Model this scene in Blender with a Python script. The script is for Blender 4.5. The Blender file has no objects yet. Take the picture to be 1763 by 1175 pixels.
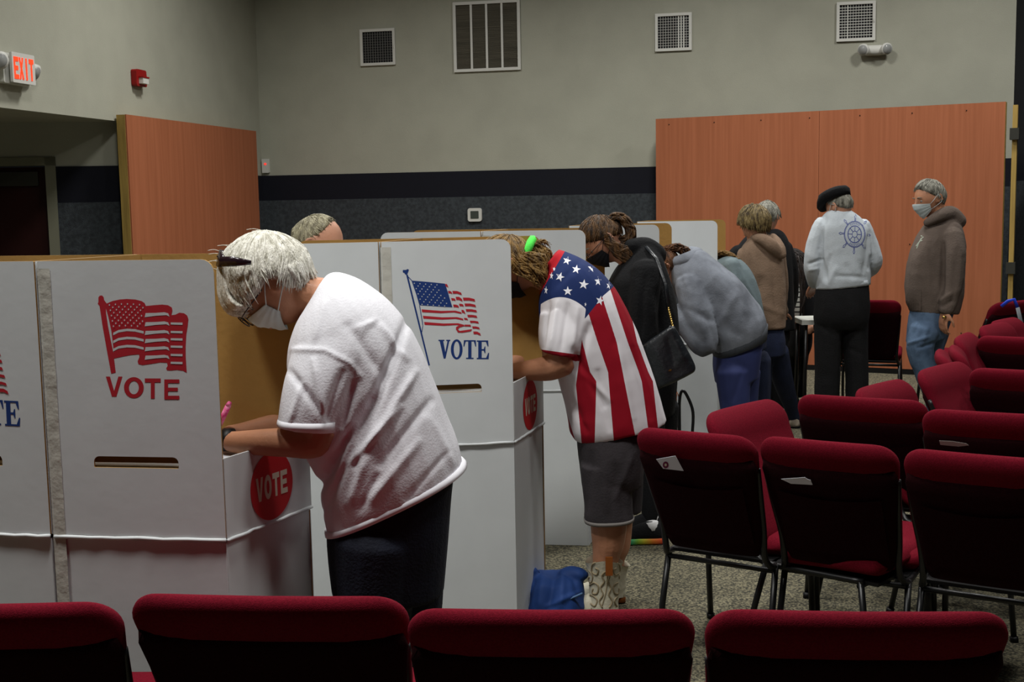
import bpy, bmesh, math, random
from mathutils import Vector, Matrix, noise
from mathutils.bvhtree import BVHTree
C = bpy.context.scene.collection
PI = math.pi
RND = random.Random(7)

# ------------------------------------------------------------------ camera
FPX, CX, CY, CAMH = 2100.0, 881.5, 587.5, 1.65
PITCH, ROLL = math.atan((587.5 - 347.6) / FPX), 0.018
_F = Vector((0, math.cos(PITCH), -math.sin(PITCH)))
_U0 = Vector((0, math.sin(PITCH), math.cos(PITCH)))
_R0 = Vector((1, 0, 0))
_R = _R0 * math.cos(ROLL) - _U0 * math.sin(ROLL)
_U = _U0 * math.cos(ROLL) + _R0 * math.sin(ROLL)
CAM = Vector((0, 0, CAMH))
cd = bpy.data.cameras.new('camera')
cam = bpy.data.objects.new('camera', cd)
C.objects.link(cam)
cd.sensor_fit = 'HORIZONTAL'; cd.sensor_width = 36.0
cd.lens = FPX * 36.0 / 1763.0
cd.clip_start = 0.05; cd.clip_end = 100
cam.matrix_world = Matrix(((_R.x, _U.x, -_F.x, CAM.x), (_R.y, _U.y, -_F.y, CAM.y), (_R.z, _U.z, -_F.z, CAM.z), (0, 0, 0, 1)))
bpy.context.scene.camera = cam

# ------------------------------------------------------------------ light and exposure
sc = bpy.context.scene
sc.view_settings.view_transform = 'Standard'
sc.view_settings.look = 'None'
sc.view_settings.gamma = 1.0
sc.view_settings.use_curve_mapping = False
sc.view_settings.exposure = 0.0
world = bpy.data.worlds.new('world'); sc.world = world
world.use_nodes = True
world.node_tree.nodes['Background'].inputs[0].default_value = (0.8, 0.9, 1.0, 1)
world.node_tree.nodes['Background'].inputs[1].default_value = 0.004

def area_light(x, y, z, size, power, col=(1, 0.985, 0.95), spread=150, tilt=(0, 0)):
    l = bpy.data.lights.new('ceiling_lamp', 'AREA')
    l.energy = power; l.color = col; l.shape = 'SQUARE'; l.size = size; l.spread = math.radians(spread)
    o = bpy.data.objects.new('ceiling_lamp', l); C.objects.link(o)
    o.location = (x, y, z); o.rotation_euler = (tilt[0], tilt[1], 0)
    return o
for lx, ly, lp in ((-2.4, 2.55, 85), (-0.6, 2.55, 85), (1.6, 2.6, 40), (3.6, 3.2, 30),
                   (-1.6, 6.3, 75), (1.2, 6.3, 70), (3.8, 6.3, 40),
                   (-1.4, 9.8, 95), (1.6, 9.8, 90), (4.4, 9.6, 85)):
    area_light(lx, ly, 5.0, 0.55, lp * 0.9)

# ------------------------------------------------------------------ projection helpers (planning only)
def ray(x, y):
    return (_F + _R * ((x - CX) / FPX) - _U * ((y - CY) / FPX))
def D(x, y, d):                       # point seen at a pixel, at world depth d
    r = ray(x, y); return CAM + r * (d / r.y)
def G(x, y, h=0.0):                   # point seen at a pixel, at world height h
    r = ray(x, y); return CAM + r * ((h - CAMH) / r.z)
def PL(x, y, p0, n):                  # point seen at a pixel, on a plane
    r = ray(x, y); return CAM + r * ((p0 - CAM).dot(n) / r.dot(n))
def proj(p):
    v = p - CAM; z = v.dot(_F)
    return (CX + FPX * v.dot(_R) / z, CY - FPX * v.dot(_U) / z)
def H(x, d, h):                       # pixel column x, depth d, height h
    y = 600.0
    for _ in range(4):
        z0 = D(x, y, d).z; z1 = D(x, y + 10, d).z
        y += (h - z0) * 10 / (z1 - z0)
    return D(x, y, d)

# ------------------------------------------------------------------ materials
def lin(c):
    return tuple(((v / 255) / 12.92 if v / 255 <= 0.04045 else ((v / 255 + 0.055) / 1.055) ** 2.4) for v in c) + (1.0,)
def mat(name, col, rough=0.8, var=0.0, vscale=8.0, bump=0.0, bscale=60.0, stretch=(1, 1, 1), col2=None, metal=0.0,
        sheen=0.0, emit=None, spec=0.3, detail=4.0):
    m = bpy.data.materials.new(name); m.use_nodes = True
    nt = m.node_tree; b = nt.nodes['Principled BSDF']
    b.inputs['Base Color'].default_value = lin(col)
    b.inputs['Roughness'].default_value = rough
    b.inputs['Metallic'].default_value = metal
    b.inputs['Specular IOR Level'].default_value = spec
    if sheen:
        b.inputs['Sheen Weight'].default_value = sheen
        b.inputs['Sheen Tint'].default_value = lin(col)
    if emit:
        b.inputs['Emission Color'].default_value = lin(col); b.inputs['Emission Strength'].default_value = emit
    tc = nt.nodes.new('ShaderNodeTexCoord'); mp = nt.nodes.new('ShaderNodeMapping')
    mp.inputs['Scale'].default_value = stretch
    nt.links.new(tc.outputs['Object'], mp.inputs['Vector'])
    if var or col2:
        n = nt.nodes.new('ShaderNodeTexNoise'); n.inputs['Scale'].default_value = vscale; n.inputs['Detail'].default_value = detail
        nt.links.new(mp.outputs[0], n.inputs['Vector'])
        cr = nt.nodes.new('ShaderNodeValToRGB')
        c2 = lin(col2) if col2 else tuple(max(0, v * (1 - var)) for v in lin(col)[:3]) + (1,)
        c1 = lin(col) if col2 else tuple(min(1, v * (1 + var * 0.6)) for v in lin(col)[:3]) + (1,)
        cr.color_ramp.elements[0].position = 0.35; cr.color_ramp.elements[1].position = 0.65
        cr.color_ramp.elements[0].color = c2; cr.color_ramp.elements[1].color = c1
        nt.links.new(n.outputs['Fac'], cr.inputs['Fac']); nt.links.new(cr.outputs['Color'], b.inputs['Base Color'])
    if bump:
        n2 = nt.nodes.new('ShaderNodeTexNoise'); n2.inputs['Scale'].default_value = bscale; n2.inputs['Detail'].default_value = 3
        nt.links.new(mp.outputs[0], n2.inputs['Vector'])
        bp = nt.nodes.new('ShaderNodeBump'); bp.inputs['Strength'].default_value = bump; bp.inputs['Distance'].default_value = 0.01
        nt.links.new(n2.outputs['Fac'], bp.inputs['Height']); nt.links.new(bp.outputs['Normal'], b.inputs['Normal'])
    return m
M = {}
M['wall'] = mat('beige_paint', (166, 166, 151), 0.9, 0.05, 3, 0.15, 120)
M['band'] = mat('navy_band', (11, 13, 25), 0.8, 0.1, 20)
M['wains'] = mat('grey_wall_carpet', (60, 65, 69), 0.95, 0.3, 30, 0.6, 160)
M['ceil'] = mat('ceiling_paint', (60, 60, 58), 0.9)
M['wood'] = mat('lauan_panel', (166, 99, 66), 0.75, 0.28, 3.2, 0.05, 14, stretch=(9, 9, 0.3), col2=(154, 90, 58), detail=8)
M['lumber'] = mat('pine_lumber', (168, 140, 74), 0.7, 0.25, 3, 0.1, 20, stretch=(9, 9, 0.6))
M['door'] = mat('dark_door', (48, 16, 14), 0.45, 0.15, 4)
M['frame'] = mat('grey_door_frame', (122, 122, 104), 0.6)
M['framedk'] = mat('dark_grey_steel', (50, 50, 44), 0.6)  # darker steel for the door closer and brackets
M['black'] = mat('black_plastic', (8, 8, 9), 0.5)
M['white'] = mat('white_plastic', (205, 205, 198), 0.5)
M['ventw'] = mat('white_vent_paint', (212, 212, 205), 0.5)
M['grille'] = mat('mid_grey_grille', (120, 120, 116), 0.6)  # greyer than the vent frame paint
M['filter'] = mat('grey_filter', (92, 88, 76), 0.9, 0.3, 6, 0, 1, stretch=(0.3, 0.3, 12))
M['red'] = mat('alarm_red', (140, 16, 16), 0.4)
M['exitred'] = mat('lit_exit_letter', (255, 66, 30), 0.5, emit=0.9)
M['led'] = mat('red_indicator', (255, 60, 50), 0.5, emit=1.0)
M['lens'] = mat('clear_lens', (150, 152, 150), 0.2)
M['card'] = mat('white_cardboard', (206, 210, 211), 0.75, 0.03, 6, 0.03, 30)
M['kraft'] = mat('kraft_cardboard', (160, 124, 66), 0.85, 0.12, 5, 0.1, 60)
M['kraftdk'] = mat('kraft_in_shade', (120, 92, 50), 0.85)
M['tape'] = mat('masking_tape', (190, 188, 178), 0.6, 0.08, 20, 0.35, 25)
M['pred'] = mat('red_print', (178, 34, 46), 0.7)
M['pcirc'] = mat('circle_print', (186, 26, 34), 0.7)
M['pblue'] = mat('blue_print', (24, 54, 116), 0.7)
M['pcream'] = mat('cream_print', (206, 200, 180), 0.8)
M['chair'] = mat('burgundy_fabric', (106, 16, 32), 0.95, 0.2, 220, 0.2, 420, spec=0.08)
M['chairback'] = mat('burgundy_rear_shaded', (34, 6, 10), 0.95, 0.2, 150, 0.15, 300, spec=0.08)  # same burgundy fabric, darkened to stand in for the unlit chair backs
M['tube'] = mat('black_tube', (16, 17, 18), 0.38, spec=0.5)
M['paper'] = mat('paper', (212, 214, 222), 0.7)
M['brass'] = mat('brass', (190, 160, 90), 0.3, metal=1.0)

def carpet():
    m = bpy.data.materials.new('speckled_carpet'); m.use_nodes = True
    nt = m.node_tree; b = nt.nodes['Principled BSDF']; b.inputs['Roughness'].default_value = 1.0
    b.inputs['Specular IOR Level'].default_value = 0.1
    tc = nt.nodes.new('ShaderNodeTexCoord')
    n = nt.nodes.new('ShaderNodeTexNoise'); n.inputs['Scale'].default_value = 115; n.inputs['Detail'].default_value = 6
    nt.links.new(tc.outputs['Object'], n.inputs['Vector'])
    cr = nt.nodes.new('ShaderNodeValToRGB'); e = cr.color_ramp.elements
    e[0].position = 0.38; e[0].color = lin((60, 60, 55)); e[1].position = 0.62; e[1].color = lin((138, 132, 108))
    k = e.new(0.5); k.color = lin((98, 94, 79))
    nt.links.new(n.outputs['Fac'], cr.inputs['Fac']); nt.links.new(cr.outputs['Color'], b.inputs['Base Color'])
    n2 = nt.nodes.new('ShaderNodeTexNoise'); n2.inputs['Scale'].default_value = 180
    nt.links.new(tc.outputs['Object'], n2.inputs['Vector'])
    bp = nt.nodes.new('ShaderNodeBump'); bp.inputs['Strength'].default_value = 0.6; bp.inputs['Distance'].default_value = 0.01
    nt.links.new(n2.outputs['Fac'], bp.inputs['Height']); nt.links.new(bp.outputs['Normal'], b.inputs['Normal'])
    return m
M['carpet'] = carpet()

# ------------------------------------------------------------------ object helpers
def thing(name, label, cat, loc=(0, 0, 0), group=None):
    o = bpy.data.objects.new(name, None); C.objects.link(o)
    o.empty_display_size = 0.1
    o.location = loc; o['label'] = label; o['category'] = cat
    if group: o['group'] = group
    return o
def tag(o, label, cat, group=None):
    o['label'] = label; o['category'] = cat
    if group: o['group'] = group
    return o
def origin_of(p):
    v = Vector((0, 0, 0))
    while p is not None:
        v += p.location; p = p.parent
    return v
def obj(name, verts, faces, m, parent=None, smooth=True, label=None, origin=None, fm=None, world_coords=True):
    """verts in world coordinates; the object's origin is its own centre (or origin)."""
    verts = [Vector(v) for v in verts]
    if origin is None:
        lo = [min(v[i] for v in verts) for i in range(3)]; hi = [max(v[i] for v in verts) for i in range(3)]
        origin = Vector(((lo[0] + hi[0]) / 2, (lo[1] + hi[1]) / 2, lo[2]))
    origin = Vector(origin)
    me = bpy.data.meshes.new(name)
    me.from_pydata([v - origin for v in verts], [], faces)
    if smooth: me.shade_smooth()
    for k in (m if isinstance(m, (list, tuple)) else [m]): me.materials.append(k)
    if fm: 
        for p, i in zip(me.polygons, fm): p.material_index = i
    o = bpy.data.objects.new(name, me); C.objects.link(o)
    if parent is not None:
        o.parent = parent; o.location = origin - origin_of(parent)
    else:
        o.location = origin
    if label: o['label'] = label
    return o
def struct(o):
    o['kind'] = 'structure'; return o

class Geo:                                           # gathers verts and faces
    def __init__(s): s.v = []; s.f = []; s.m = []
    def add(s, v, f, mi=0):
        b = len(s.v); s.v += [Vector(p) for p in v]; s.f += [[i + b for i in q] for q in f]; s.m += [mi] * len(f)
        return s
    def box(s, c, sx, sy, sz, ax=None, mi=0):
        c = Vector(c); a = ax or (Vector((1, 0, 0)), Vector((0, 1, 0)), Vector((0, 0, 1)))
        vs = [c + a[0] * (i * sx / 2) + a[1] * (j * sy / 2) + a[2] * (k * sz / 2) for i in (-1, 1) for j in (-1, 1) for k in (-1, 1)]
        return s.add(vs, [(0, 1, 3, 2), (4, 6, 7, 5), (0, 4, 5, 1), (2, 3, 7, 6), (0, 2, 6, 4), (1, 5, 7, 3)], mi)
    def rings(s, rings, cap=True, mi=0, closed=True):
        n = len(rings[0]); v = [p for r in rings for p in r]; f = []
        for i in range(len(rings) - 1):
            for j in range(n if closed else n - 1):
                a = i * n + j; b = i * n + (j + 1) % n
                f.append((a, b, b + n, a + n))
        if cap and closed:
            f.append(tuple(range(n))[::-1]); f.append(tuple((len(rings) - 1) * n + j for j in range(n)))
        return s.add(v, f, mi)
    def tube(s, pts, rad, n=8, flat=1.0, up=None, mi=0, cap=True):
        pts = [Vector(p) for p in pts]
        if not isinstance(rad, (list, tuple)): rad = [rad] * len(pts)
        rings = []; prev = None
        for i, p in enumerate(pts):
            t = (pts[min(i + 1, len(pts) - 1)] - pts[max(i - 1, 0)])
            if t.length < 1e-9: t = Vector((0, 0, 1))
            t.normalize()
            if prev is None:
                a = (up or (Vector((0, 0, 1)) if abs(t.z) < 0.9 else Vector((1, 0, 0))))
                e1 = (a - t * a.dot(t)).normalized()
            else:
                e1 = (prev - t * prev.dot(t)).normalized()
            prev = e1; e2 = t.cross(e1)
            rings.append([p + e1 * (rad[i] * math.cos(2 * PI * j / n)) + e2 * (rad[i] * flat * math.sin(2 * PI * j / n)) for j in range(n)])
        return s.rings(rings, cap, mi)
    def ball(s, c, r, ax=None, n=12, m=8, mi=0):
        c = Vector(c); r = r if isinstance(r, (list, tuple)) else (r, r, r)
        a = ax or (Vector((1, 0, 0)), Vector((0, 1, 0)), Vector((0, 0, 1)))
        rings = []
        for i in range(m + 1):
            th = max(0.02, min(PI - 0.02, PI * i / m))
            rings.append([c + a[0] * (r[0] * math.sin(th) * math.cos(2 * PI * j / n)) + a[1] * (r[1] * math.sin(th) * math.sin(2 * PI * j / n)) + a[2] * (-r[2] * math.cos(th)) for j in range(n)])
        return s.rings(rings, True, mi)
    def obj(s, name, m, parent=None, smooth=True, label=None, origin=None):
        return obj(name, s.v, s.f, m, parent, smooth, label, origin, s.m if isinstance(m, (list, tuple)) else None)

def crom(pts, k):                                    # catmull-rom through tuples of floats
    out = []
    n = len(pts)
    for i in range(n - 1):
        p0 = pts[max(i - 1, 0)]; p1 = pts[i]; p2 = pts[i + 1]; p3 = pts[min(i + 2, n - 1)]
        for j in range(k):
            t = j / k
            out.append(tuple(0.5 * (2 * b + (c - a) * t + (2 * a - 5 * b + 4 * c - d) * t * t + (-a + 3 * b - 3 * c + d) * t ** 3)
                             for a, b, c, d in zip(p0, p1, p2, p3)))
    out.append(tuple(pts[-1])); return out

def plate(loops, thick, place):
    """2-D loops (outer first, then holes) -> flat slab; place(a, b, t) -> world point. Returns Geo."""
    cu = bpy.data.curves.new('tmp', 'CURVE'); cu.dimensions = '2D'; cu.fill_mode = 'BOTH' if thick else 'FRONT'
    for lp in loops:
        sp = cu.splines.new('POLY'); sp.points.add(len(lp) - 1)
        for i, p in enumerate(lp): sp.points[i].co = (p[0], p[1], 0, 1)
        sp.use_cyclic_u = True
    cu.extrude = thick / 2
    o = bpy.data.objects.new('tmp', cu); C.objects.link(o)
    dg = bpy.context.evaluated_depsgraph_get(); dg.update()
    me = bpy.data.meshes.new_from_object(o.evaluated_get(dg))
    bm = bmesh.new(); bm.from_mesh(me); bmesh.ops.remove_doubles(bm, verts=bm.verts, dist=1e-6)
    g = Geo()
    bm.verts.ensure_lookup_table()
    g.add([place(v.co.x, v.co.y, v.co.z) for v in bm.verts], [[v.index for v in f.verts] for f in bm.faces])
    bm.free()
    bpy.data.objects.remove(o); bpy.data.curves.remove(cu); bpy.data.meshes.remove(me)
    return g
def rrect(x0, y0, x1, y1, r, n=5):
    if not isinstance(r, (list, tuple)): r = [r] * 4   # order: bottom-left, bottom-right, top-right, top-left
    out = []
    for (cx, cy, a0, rr) in ((x0, y0, PI, r[0]), (x1, y0, 1.5 * PI, r[1]), (x1, y1, 0, r[2]), (x0, y1, 0.5 * PI, r[3])):
        sx = 1 if cx == x0 else -1; sy = 1 if cy == y0 else -1
        c = (cx + sx * rr, cy + sy * rr)
        k = n if rr > 1e-6 else 0
        for i in range(k + 1):
            a = a0 + (PI / 2) * (i / k if k else 0)
            out.append((c[0] + rr * math.cos(a), c[1] + rr * math.sin(a)))
    return out
def ell(cx, cy, rx, ry, n=40): return [(cx + rx * math.cos(2 * PI * i / n), cy + ry * math.sin(2 * PI * i / n)) for i in range(n)]

# letters in a unit box (x 0..1, y 0..1 upwards)
def L_block(ch, w=0.24):
    if ch == 'V': return [[(0, 1), (w, 1), (0.5, 0.28), (1 - w, 1), (1, 1), (0.5 + w * 0.55, 0), (0.5 - w * 0.55, 0)]]
    if ch == 'O': return [ell(0.5, 0.5, 0.52, 0.52, 28), ell(0.5, 0.5, 0.52 - w * 1.05, 0.52 - w * 0.78, 28)]
    if ch == 'T': return [[(0, 1), (1, 1), (1, 1 - w * 0.8), (0.5 + w / 2, 1 - w * 0.8), (0.5 + w / 2, 0), (0.5 - w / 2, 0), (0.5 - w / 2, 1 - w * 0.8), (0, 1 - w * 0.8)]]
    if ch == 'E': return [[(0, 0), (0, 1), (1, 1), (1, 1 - w * .75), (w, 1 - w * .75), (w, 0.5 + w * .36), (0.9, 0.5 + w * .36), (0.9, 0.5 - w * .36), (w, 0.5 - w * .36), (w, w * .75), (1, w * .75), (1, 0)]]
    if ch == 'X': return [[(0, 1), (w, 1), (0.5, 0.64), (1 - w, 1), (1, 1), (0.64, 0.5), (1, 0), (1 - w, 0), (0.5, 0.36), (w, 0), (0, 0), (0.36, 0.5)]]
    if ch == 'I': return [[(0.5 - w / 2, 0), (0.5 - w / 2, 1), (0.5 + w / 2, 1), (0.5 + w / 2, 0)]]
def L_serif(ch):
    s = 0.07
    if ch == 'V': return [[(0, 1), (0.5, 1), (0.5, 1 - s), (0.4, 1 - s), (0.58, 0.35), (0.76, 1 - s), (0.66, 1 - s), (0.66, 1), (1, 1), (1, 1 - s), (0.92, 1 - s), (0.6, 0), (0.44, 0), (0.1, 1 - s), (0, 1 - s)]]
    if ch == 'O': return [ell(0.5, 0.5, 0.52, 0.53, 32), ell(0.5, 0.5, 0.26, 0.42, 32)]
    if ch == 'T': return [[(0, 1), (1, 1), (1.04, 0.66), (0.97, 0.66), (0.84, 1 - s), (0.64, 1 - s), (0.64, s), (0.82, s), (0.82, 0), (0.18, 0), (0.18, s), (0.36, s), (0.36, 1 - s), (0.16, 1 - s), (0.03, 0.66), (-0.04, 0.66)]]
    if ch == 'E': return [[(0, 0), (0, s), (0.12, s), (0.12, 1 - s), (0, 1 - s), (0, 1), (0.92, 1), (0.95, 0.68), (0.88, 0.68), (0.74, 1 - s), (0.4, 1 - s), (0.4, 0.54), (0.56, 0.54), (0.64, 0.68), (0.7, 0.68), (0.7, 0.32), (0.64, 0.32), (0.56, 0.46), (0.4, 0.46), (0.4, s), (0.76, s), (0.93, 0.34), (1, 0.34), (0.96, 0)]]

# ================================================================== the room
A_bk, B_bk = G(450, 303, 1.98), G(1128, 287, 1.98)
A_lf, B_lf = G(0, 185, 2.39), G(196, 208, 2.39)
def xy(p): return Vector((p.x, p.y, 0))
def line_x(p, q, a, b):
    p, q, a, b = xy(p), xy(q), xy(a), xy(b)
    d1, d2 = q - p, b - a
    t = ((a.x - p.x) * d2.y - (a.y - p.y) * d2.x) / (d1.x * d2.y - d1.y * d2.x)
    return p + d1 * t
CORN = line_x(A_bk, B_bk, A_lf, B_lf)
ub = (xy(B_bk) - xy(A_bk)).normalized(); nb = Vector((ub.y, -ub.x, 0))       # nb points into the room
ul = (xy(B_lf) - xy(A_lf)).normalized(); nl = Vector((ul.y, -ul.x, 0))       # nl points into the room (+x)
Z = Vector((0, 0, 1))
RC = PL(1741, 330, xy(B_bk), nb); RC.z = 0                                      # right corner
CEILZ = 5.6
def wallbox(p, q, n, z0, z1, th, off=0.0):          # slab between ground points, front face at off along n
    p, q = xy(p), xy(q); u = (q - p).normalized(); L = (q - p).length
    g = Geo(); c = (p + q) / 2 + n * (off - th / 2) + Z * ((z0 + z1) / 2)
    return g.box(c, L, th, z1 - z0, (u, n, Z))
g = Geo(); g.box((0.5, 6.2, -0.05), 14, 17, 0.1); struct(g.obj('floor', M['carpet'], smooth=False))
g = Geo(); g.box((0.5, 6.2, CEILZ + 0.05), 14, 17, 0.1); struct(g.obj('ceiling', M['ceil'], smooth=False))
backL = CORN - ub * 0.3; backR = RC + ub * 0.3
struct(wallbox(backL, backR, nb, 0, CEILZ, 0.15).obj('wall_back', M['wall'], smooth=False))
struct(wallbox(CORN, RC, nb, 1.71, 1.98, 0.012, 0.012).obj('trim_1', M['band'], smooth=False))
struct(wallbox(CORN, RC, nb, 0.0, 1.71, 0.02, 0.02).obj('trim_2', M['wains'], smooth=False))
struct(wallbox(CORN, RC, nb, 0.0, 0.1, 0.012, 0.033).obj('baseboard_back', M['black'], smooth=False))
# left wall: above the alcove lintel, then full height to the corner
LE = xy(B_lf); LS = xy(A_lf) - ul * 3.0
g = wallbox(LS, LE + ul * .4, nl, 2.39, CEILZ, 0.15); g.v += []; 
g2 = wallbox(LE + ul * 0.4, CORN + ul * 0.2, nl, 0, CEILZ, 0.03)
g.add(g2.v, g2.f); struct(g.obj('wall_left', M['wall'], smooth=False))
struct(wallbox(LE + ul * .42, CORN, nl, 1.71, 1.98, 0.012, 0.012).obj('trim_3', M['band'], smooth=False))
struct(wallbox(LE + ul * .42, CORN, nl, 0, 1.71, 0.02, 0.02).obj('trim_4', M['wains'], smooth=False))
# alcove: soffit and end wall with the door
AW = G(205, 285, 2.022); AWn = Vector((0.1, -1, 0)).normalized(); AWu = Vector((1, 0.1, 0)).normalized()
aw1 = xy(AW) - AWu * 0.005; aw0 = aw1 - AWu * 4.2
soff = [xy(LS) - nl * 0.15, xy(LE) - nl * 0.15, aw1 + Vector((0, 0.1, 0)), aw0 + Vector((0, .1, 0))]
g = Geo(); g.add([p + Z * 2.39 for p in soff] + [p + Z * 2.5 for p in soff], [(0, 1, 2, 3), (7, 6, 5, 4), (0, 4, 5, 1), (1, 5, 6, 2), (2, 6, 7, 3), (3, 7, 4, 0)])
struct(g.obj('trim_5', M['wall'], smooth=False))
dR = PL(95, 400, xy(AW), AWn); dR.z = 0; dfr = PL(85, 400, xy(AW), AWn); dfr.z = 0; dL = dfr - AWu * 0.92
g = wallbox(PL(103, 400, xy(AW), AWn), aw1, AWn, 0, 2.4, 0.12); g3 = wallbox(aw0, dL - AWu * 0.06, AWn, 0, 2.4, 0.12); g4 = wallbox(dL - AWu * 0.06, PL(103, 400, xy(AW), AWn), AWn, 2.1, 2.4, 0.12)
g.add(g3.v, g3.f); g.add(g4.v, g4.f)
struct(g.obj('wall_alcove', M['wall'], smooth=False))
pA = PL(103, 400, xy(AW), AWn)
struct(wallbox(pA, aw1, AWn, 1.70, 2.02, 0.012, 0.012).obj('trim_6', M['band'], smooth=False))
struct(wallbox(pA, aw1, AWn, 0, 1.71, 0.02, 0.02).obj('trim_7', M['wains'], smooth=False))
door = struct(wallbox(dL, dfr, AWn, 0.01, 2.02, 0.045, -0.07).obj('door_1', M['door'], smooth=False))
g = wallbox(dfr, pA, AWn, 0, 2.1, 0.16, 0.02); q = wallbox(dL - AWu * .06, pA, AWn, 2.03, 2.1, 0.16, 0.02); g.add(q.v, q.f); q = wallbox(dL - AWu * .06, dL, AWn, 0, 2.03, 0.16, 0.02); g.add(q.v, q.f)
g.obj('door_frame', M['frame'], door, smooth=False)
g = wallbox(dL + AWu * 0.3, dfr - AWu * 0.08, AWn, 1.86, 1.98, 0.02, -0.04); g.obj('door_closer', M['framedk'], door, smooth=False)
g = Geo(); hp = dL + AWu * .1 + Z * 1.0; g.tube([hp, hp + AWn * 0.07, hp + AWn * .07 + AWu * .11], 0.011); g.obj('door_handle', M['tube'], door)
# right wall: navy above, grey carpet below, coming toward the viewer
nr = Vector((-ub.y * 0 - 1, 0, 0)); nr = Vector((-0.998, 0.06, 0)).normalized(); ur = Vector((0.06, 0.998, 0)).normalized()
r0 = RC + Vector((0.0, 0, 0)); r1 = r0 - ur * 9
struct(wallbox(r1, r0 + ur * .4, nr, 0, CEILZ, 0.12).obj('wall_right', M['band'], smooth=False))
struct(wallbox(r1, r0, nr, 0, 1.76, 0.02, 0.02).obj('trim_8', M['wains'], smooth=False))

# ---------------- things on the walls
def on_back(x, y, off=0.0): return PL(x, y, xy(B_bk) + nb * off, nb)
def vent(x0, y0, x1, y1, kind, label):
    c = on_back((x0 + x1) / 2, (y0 + y1) / 2)
    tl, tr, bl = on_back(x0, y0), on_back(x1, (y0 + y1) / 2), on_back((x0 + x1) / 2, y1)
    w = abs((tr - on_back(x0, (y0 + y1) / 2)).dot(ub)); h = abs(on_back((x0 + x1) / 2, y0).z - bl.z)
    t = thing('air_vent', label, 'vent', c + nb * 0.01)
    pl = lambda a, b, k: c + ub * a + Z * b + nb * (0.015 + k)
    b = 0.028 if kind != 'big' else 0.03
    plate([rrect(-w / 2, -h / 2, w / 2, h / 2, 0.004), rrect(-w / 2 + b, -h / 2 + b, w / 2 - b, h / 2 - b, 0)], 0.02, pl).obj('frame', M['ventw'], t, smooth=False)
    g = Geo(); g.box(c + nb * 0.004, w - b, 0.004, h - b, (ub, nb, Z)); g.obj('backing', M['filter'] if kind == 'big' else M['black'], t, smooth=False)
    iw, ih = w - 2 * b, h - 2 * b
    if kind == 'big':
        for i in range(1, 4):
            g = Geo(); g.box(c + ub * (-iw / 2 + iw * i / 4) + nb * 0.014, 0.022, 0.015, ih, (ub, nb, Z)); g.obj('mullion', M['ventw'], t, smooth=False)
        g = Geo()
        for i in range(46):
            g.box(c + Z * (-ih / 2 + ih * (i + .5) / 46) + nb * 0.009, iw, 0.004, 0.003, (ub, nb, Z))
        o = g.obj('louver_fins', M['filter'], t, smooth=False); o['kind'] = 'stuff'
    else:
        g = Geo(); n = 12
        for i in range(1, n):
            a = -iw / 2 + iw * i / n
            wd = 0.0018 if kind != 'grid' else 0.0022
            if kind == 'slat' and i >= n - 4: wd = 0.008 if i < n - 1 else 0.002
            if kind == 'bars' and i == 3: wd = 0.006
            g.box(c + ub * a + nb * 0.011, wd * 1.6, 0.008, ih, (ub, nb, Z))
        for i in range(1, n):
            wd = 0.002 if kind != 'bars' else 0.0045
            g.box(c + Z * (-ih / 2 + ih * i / n) + nb * 0.009, iw, 0.006, wd * 1.4, (ub, nb, Z))
        g.obj('grille', M['grille'] if kind == 'grid' else M['ventw'], t, smooth=False)
        g = Geo(); g.box(c + ub * (iw / 2 + b * .45) + nb * 0.03, 0.008, 0.014, 0.03, (ub, nb, Z)); g.obj('damper_lever', M['ventw'], t, smooth=False)
vent(621, 50, 681, 113, 'grid', 'square white wall register with fine mesh, leftmost on the beige back wall')
vent(781, 2, 896, 123, 'big', 'large white return air grille with three vertical bars high on back wall')
vent(1128, 23, 1191, 88, 'slat', 'square white register with bright vertical slats at its right, above wooden partition corner')
vent(1440, 3, 1507, 71, 'bars', 'square white register with bright horizontal bars above the emergency light')

# emergency light (two heads)
c = on_back(1505, 88)
t = thing('emergency_light', 'white two-headed emergency light mounted below the right square vent', 'light', c + nb * .03)
g = Geo(); g.rings([[c + ub * (a * 0.95) + Z * (0.052 * math.cos(th) * (1 if math.cos(th) > 0 else .9)) * s_ + nb * (0.045 + 0.045 * math.sin(th) * s_) for th in [2 * PI * k / 16 for k in range(16)]] for a, s_ in ((-.125, .5), (-.11, .85), (-.06, 1), (.06, 1), (.11, .85), (.125, .5))])
g.obj('housing', M['white'], t)
for sx in (-1, 1):
    g = Geo(); cc = c + ub * (0.105 * sx) + nb * 0.09 + Z * 0.008
    ax = (nb + ub * (sx * .45) - Z * .15).normalized()
    g.tube([cc - ax * .05, cc, cc + ax * 0.02], [0.035, .056, .056], 20); h_ = g.obj('lamp_head', M['white'], t)
    g = Geo(); g.tube([cc + ax * .012, cc + ax * 0.028], [0.048, .042], 20); g.obj('lens', M['lens'], h_)
# thermostat
c = on_back(819, 370)
t = thing('thermostat', 'square white thermostat with grey screen on the dark wainscot', 'thermostat', c + nb * .02)
pl = lambda a, b, k: c + ub * a + Z * b + nb * (0.035 + k)
plate([rrect(-.075, -.07, .075, .07, .025)], 0.03, pl).obj('body', M['white'], t, smooth=False)
plate([rrect(-.044, -.04, .044, .04, .006)], 0.002, lambda a, b, k: pl(a, b, k + .017)).obj('screen', mat('thermostat_screen', (70, 76, 70), .3), t, smooth=False)
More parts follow.
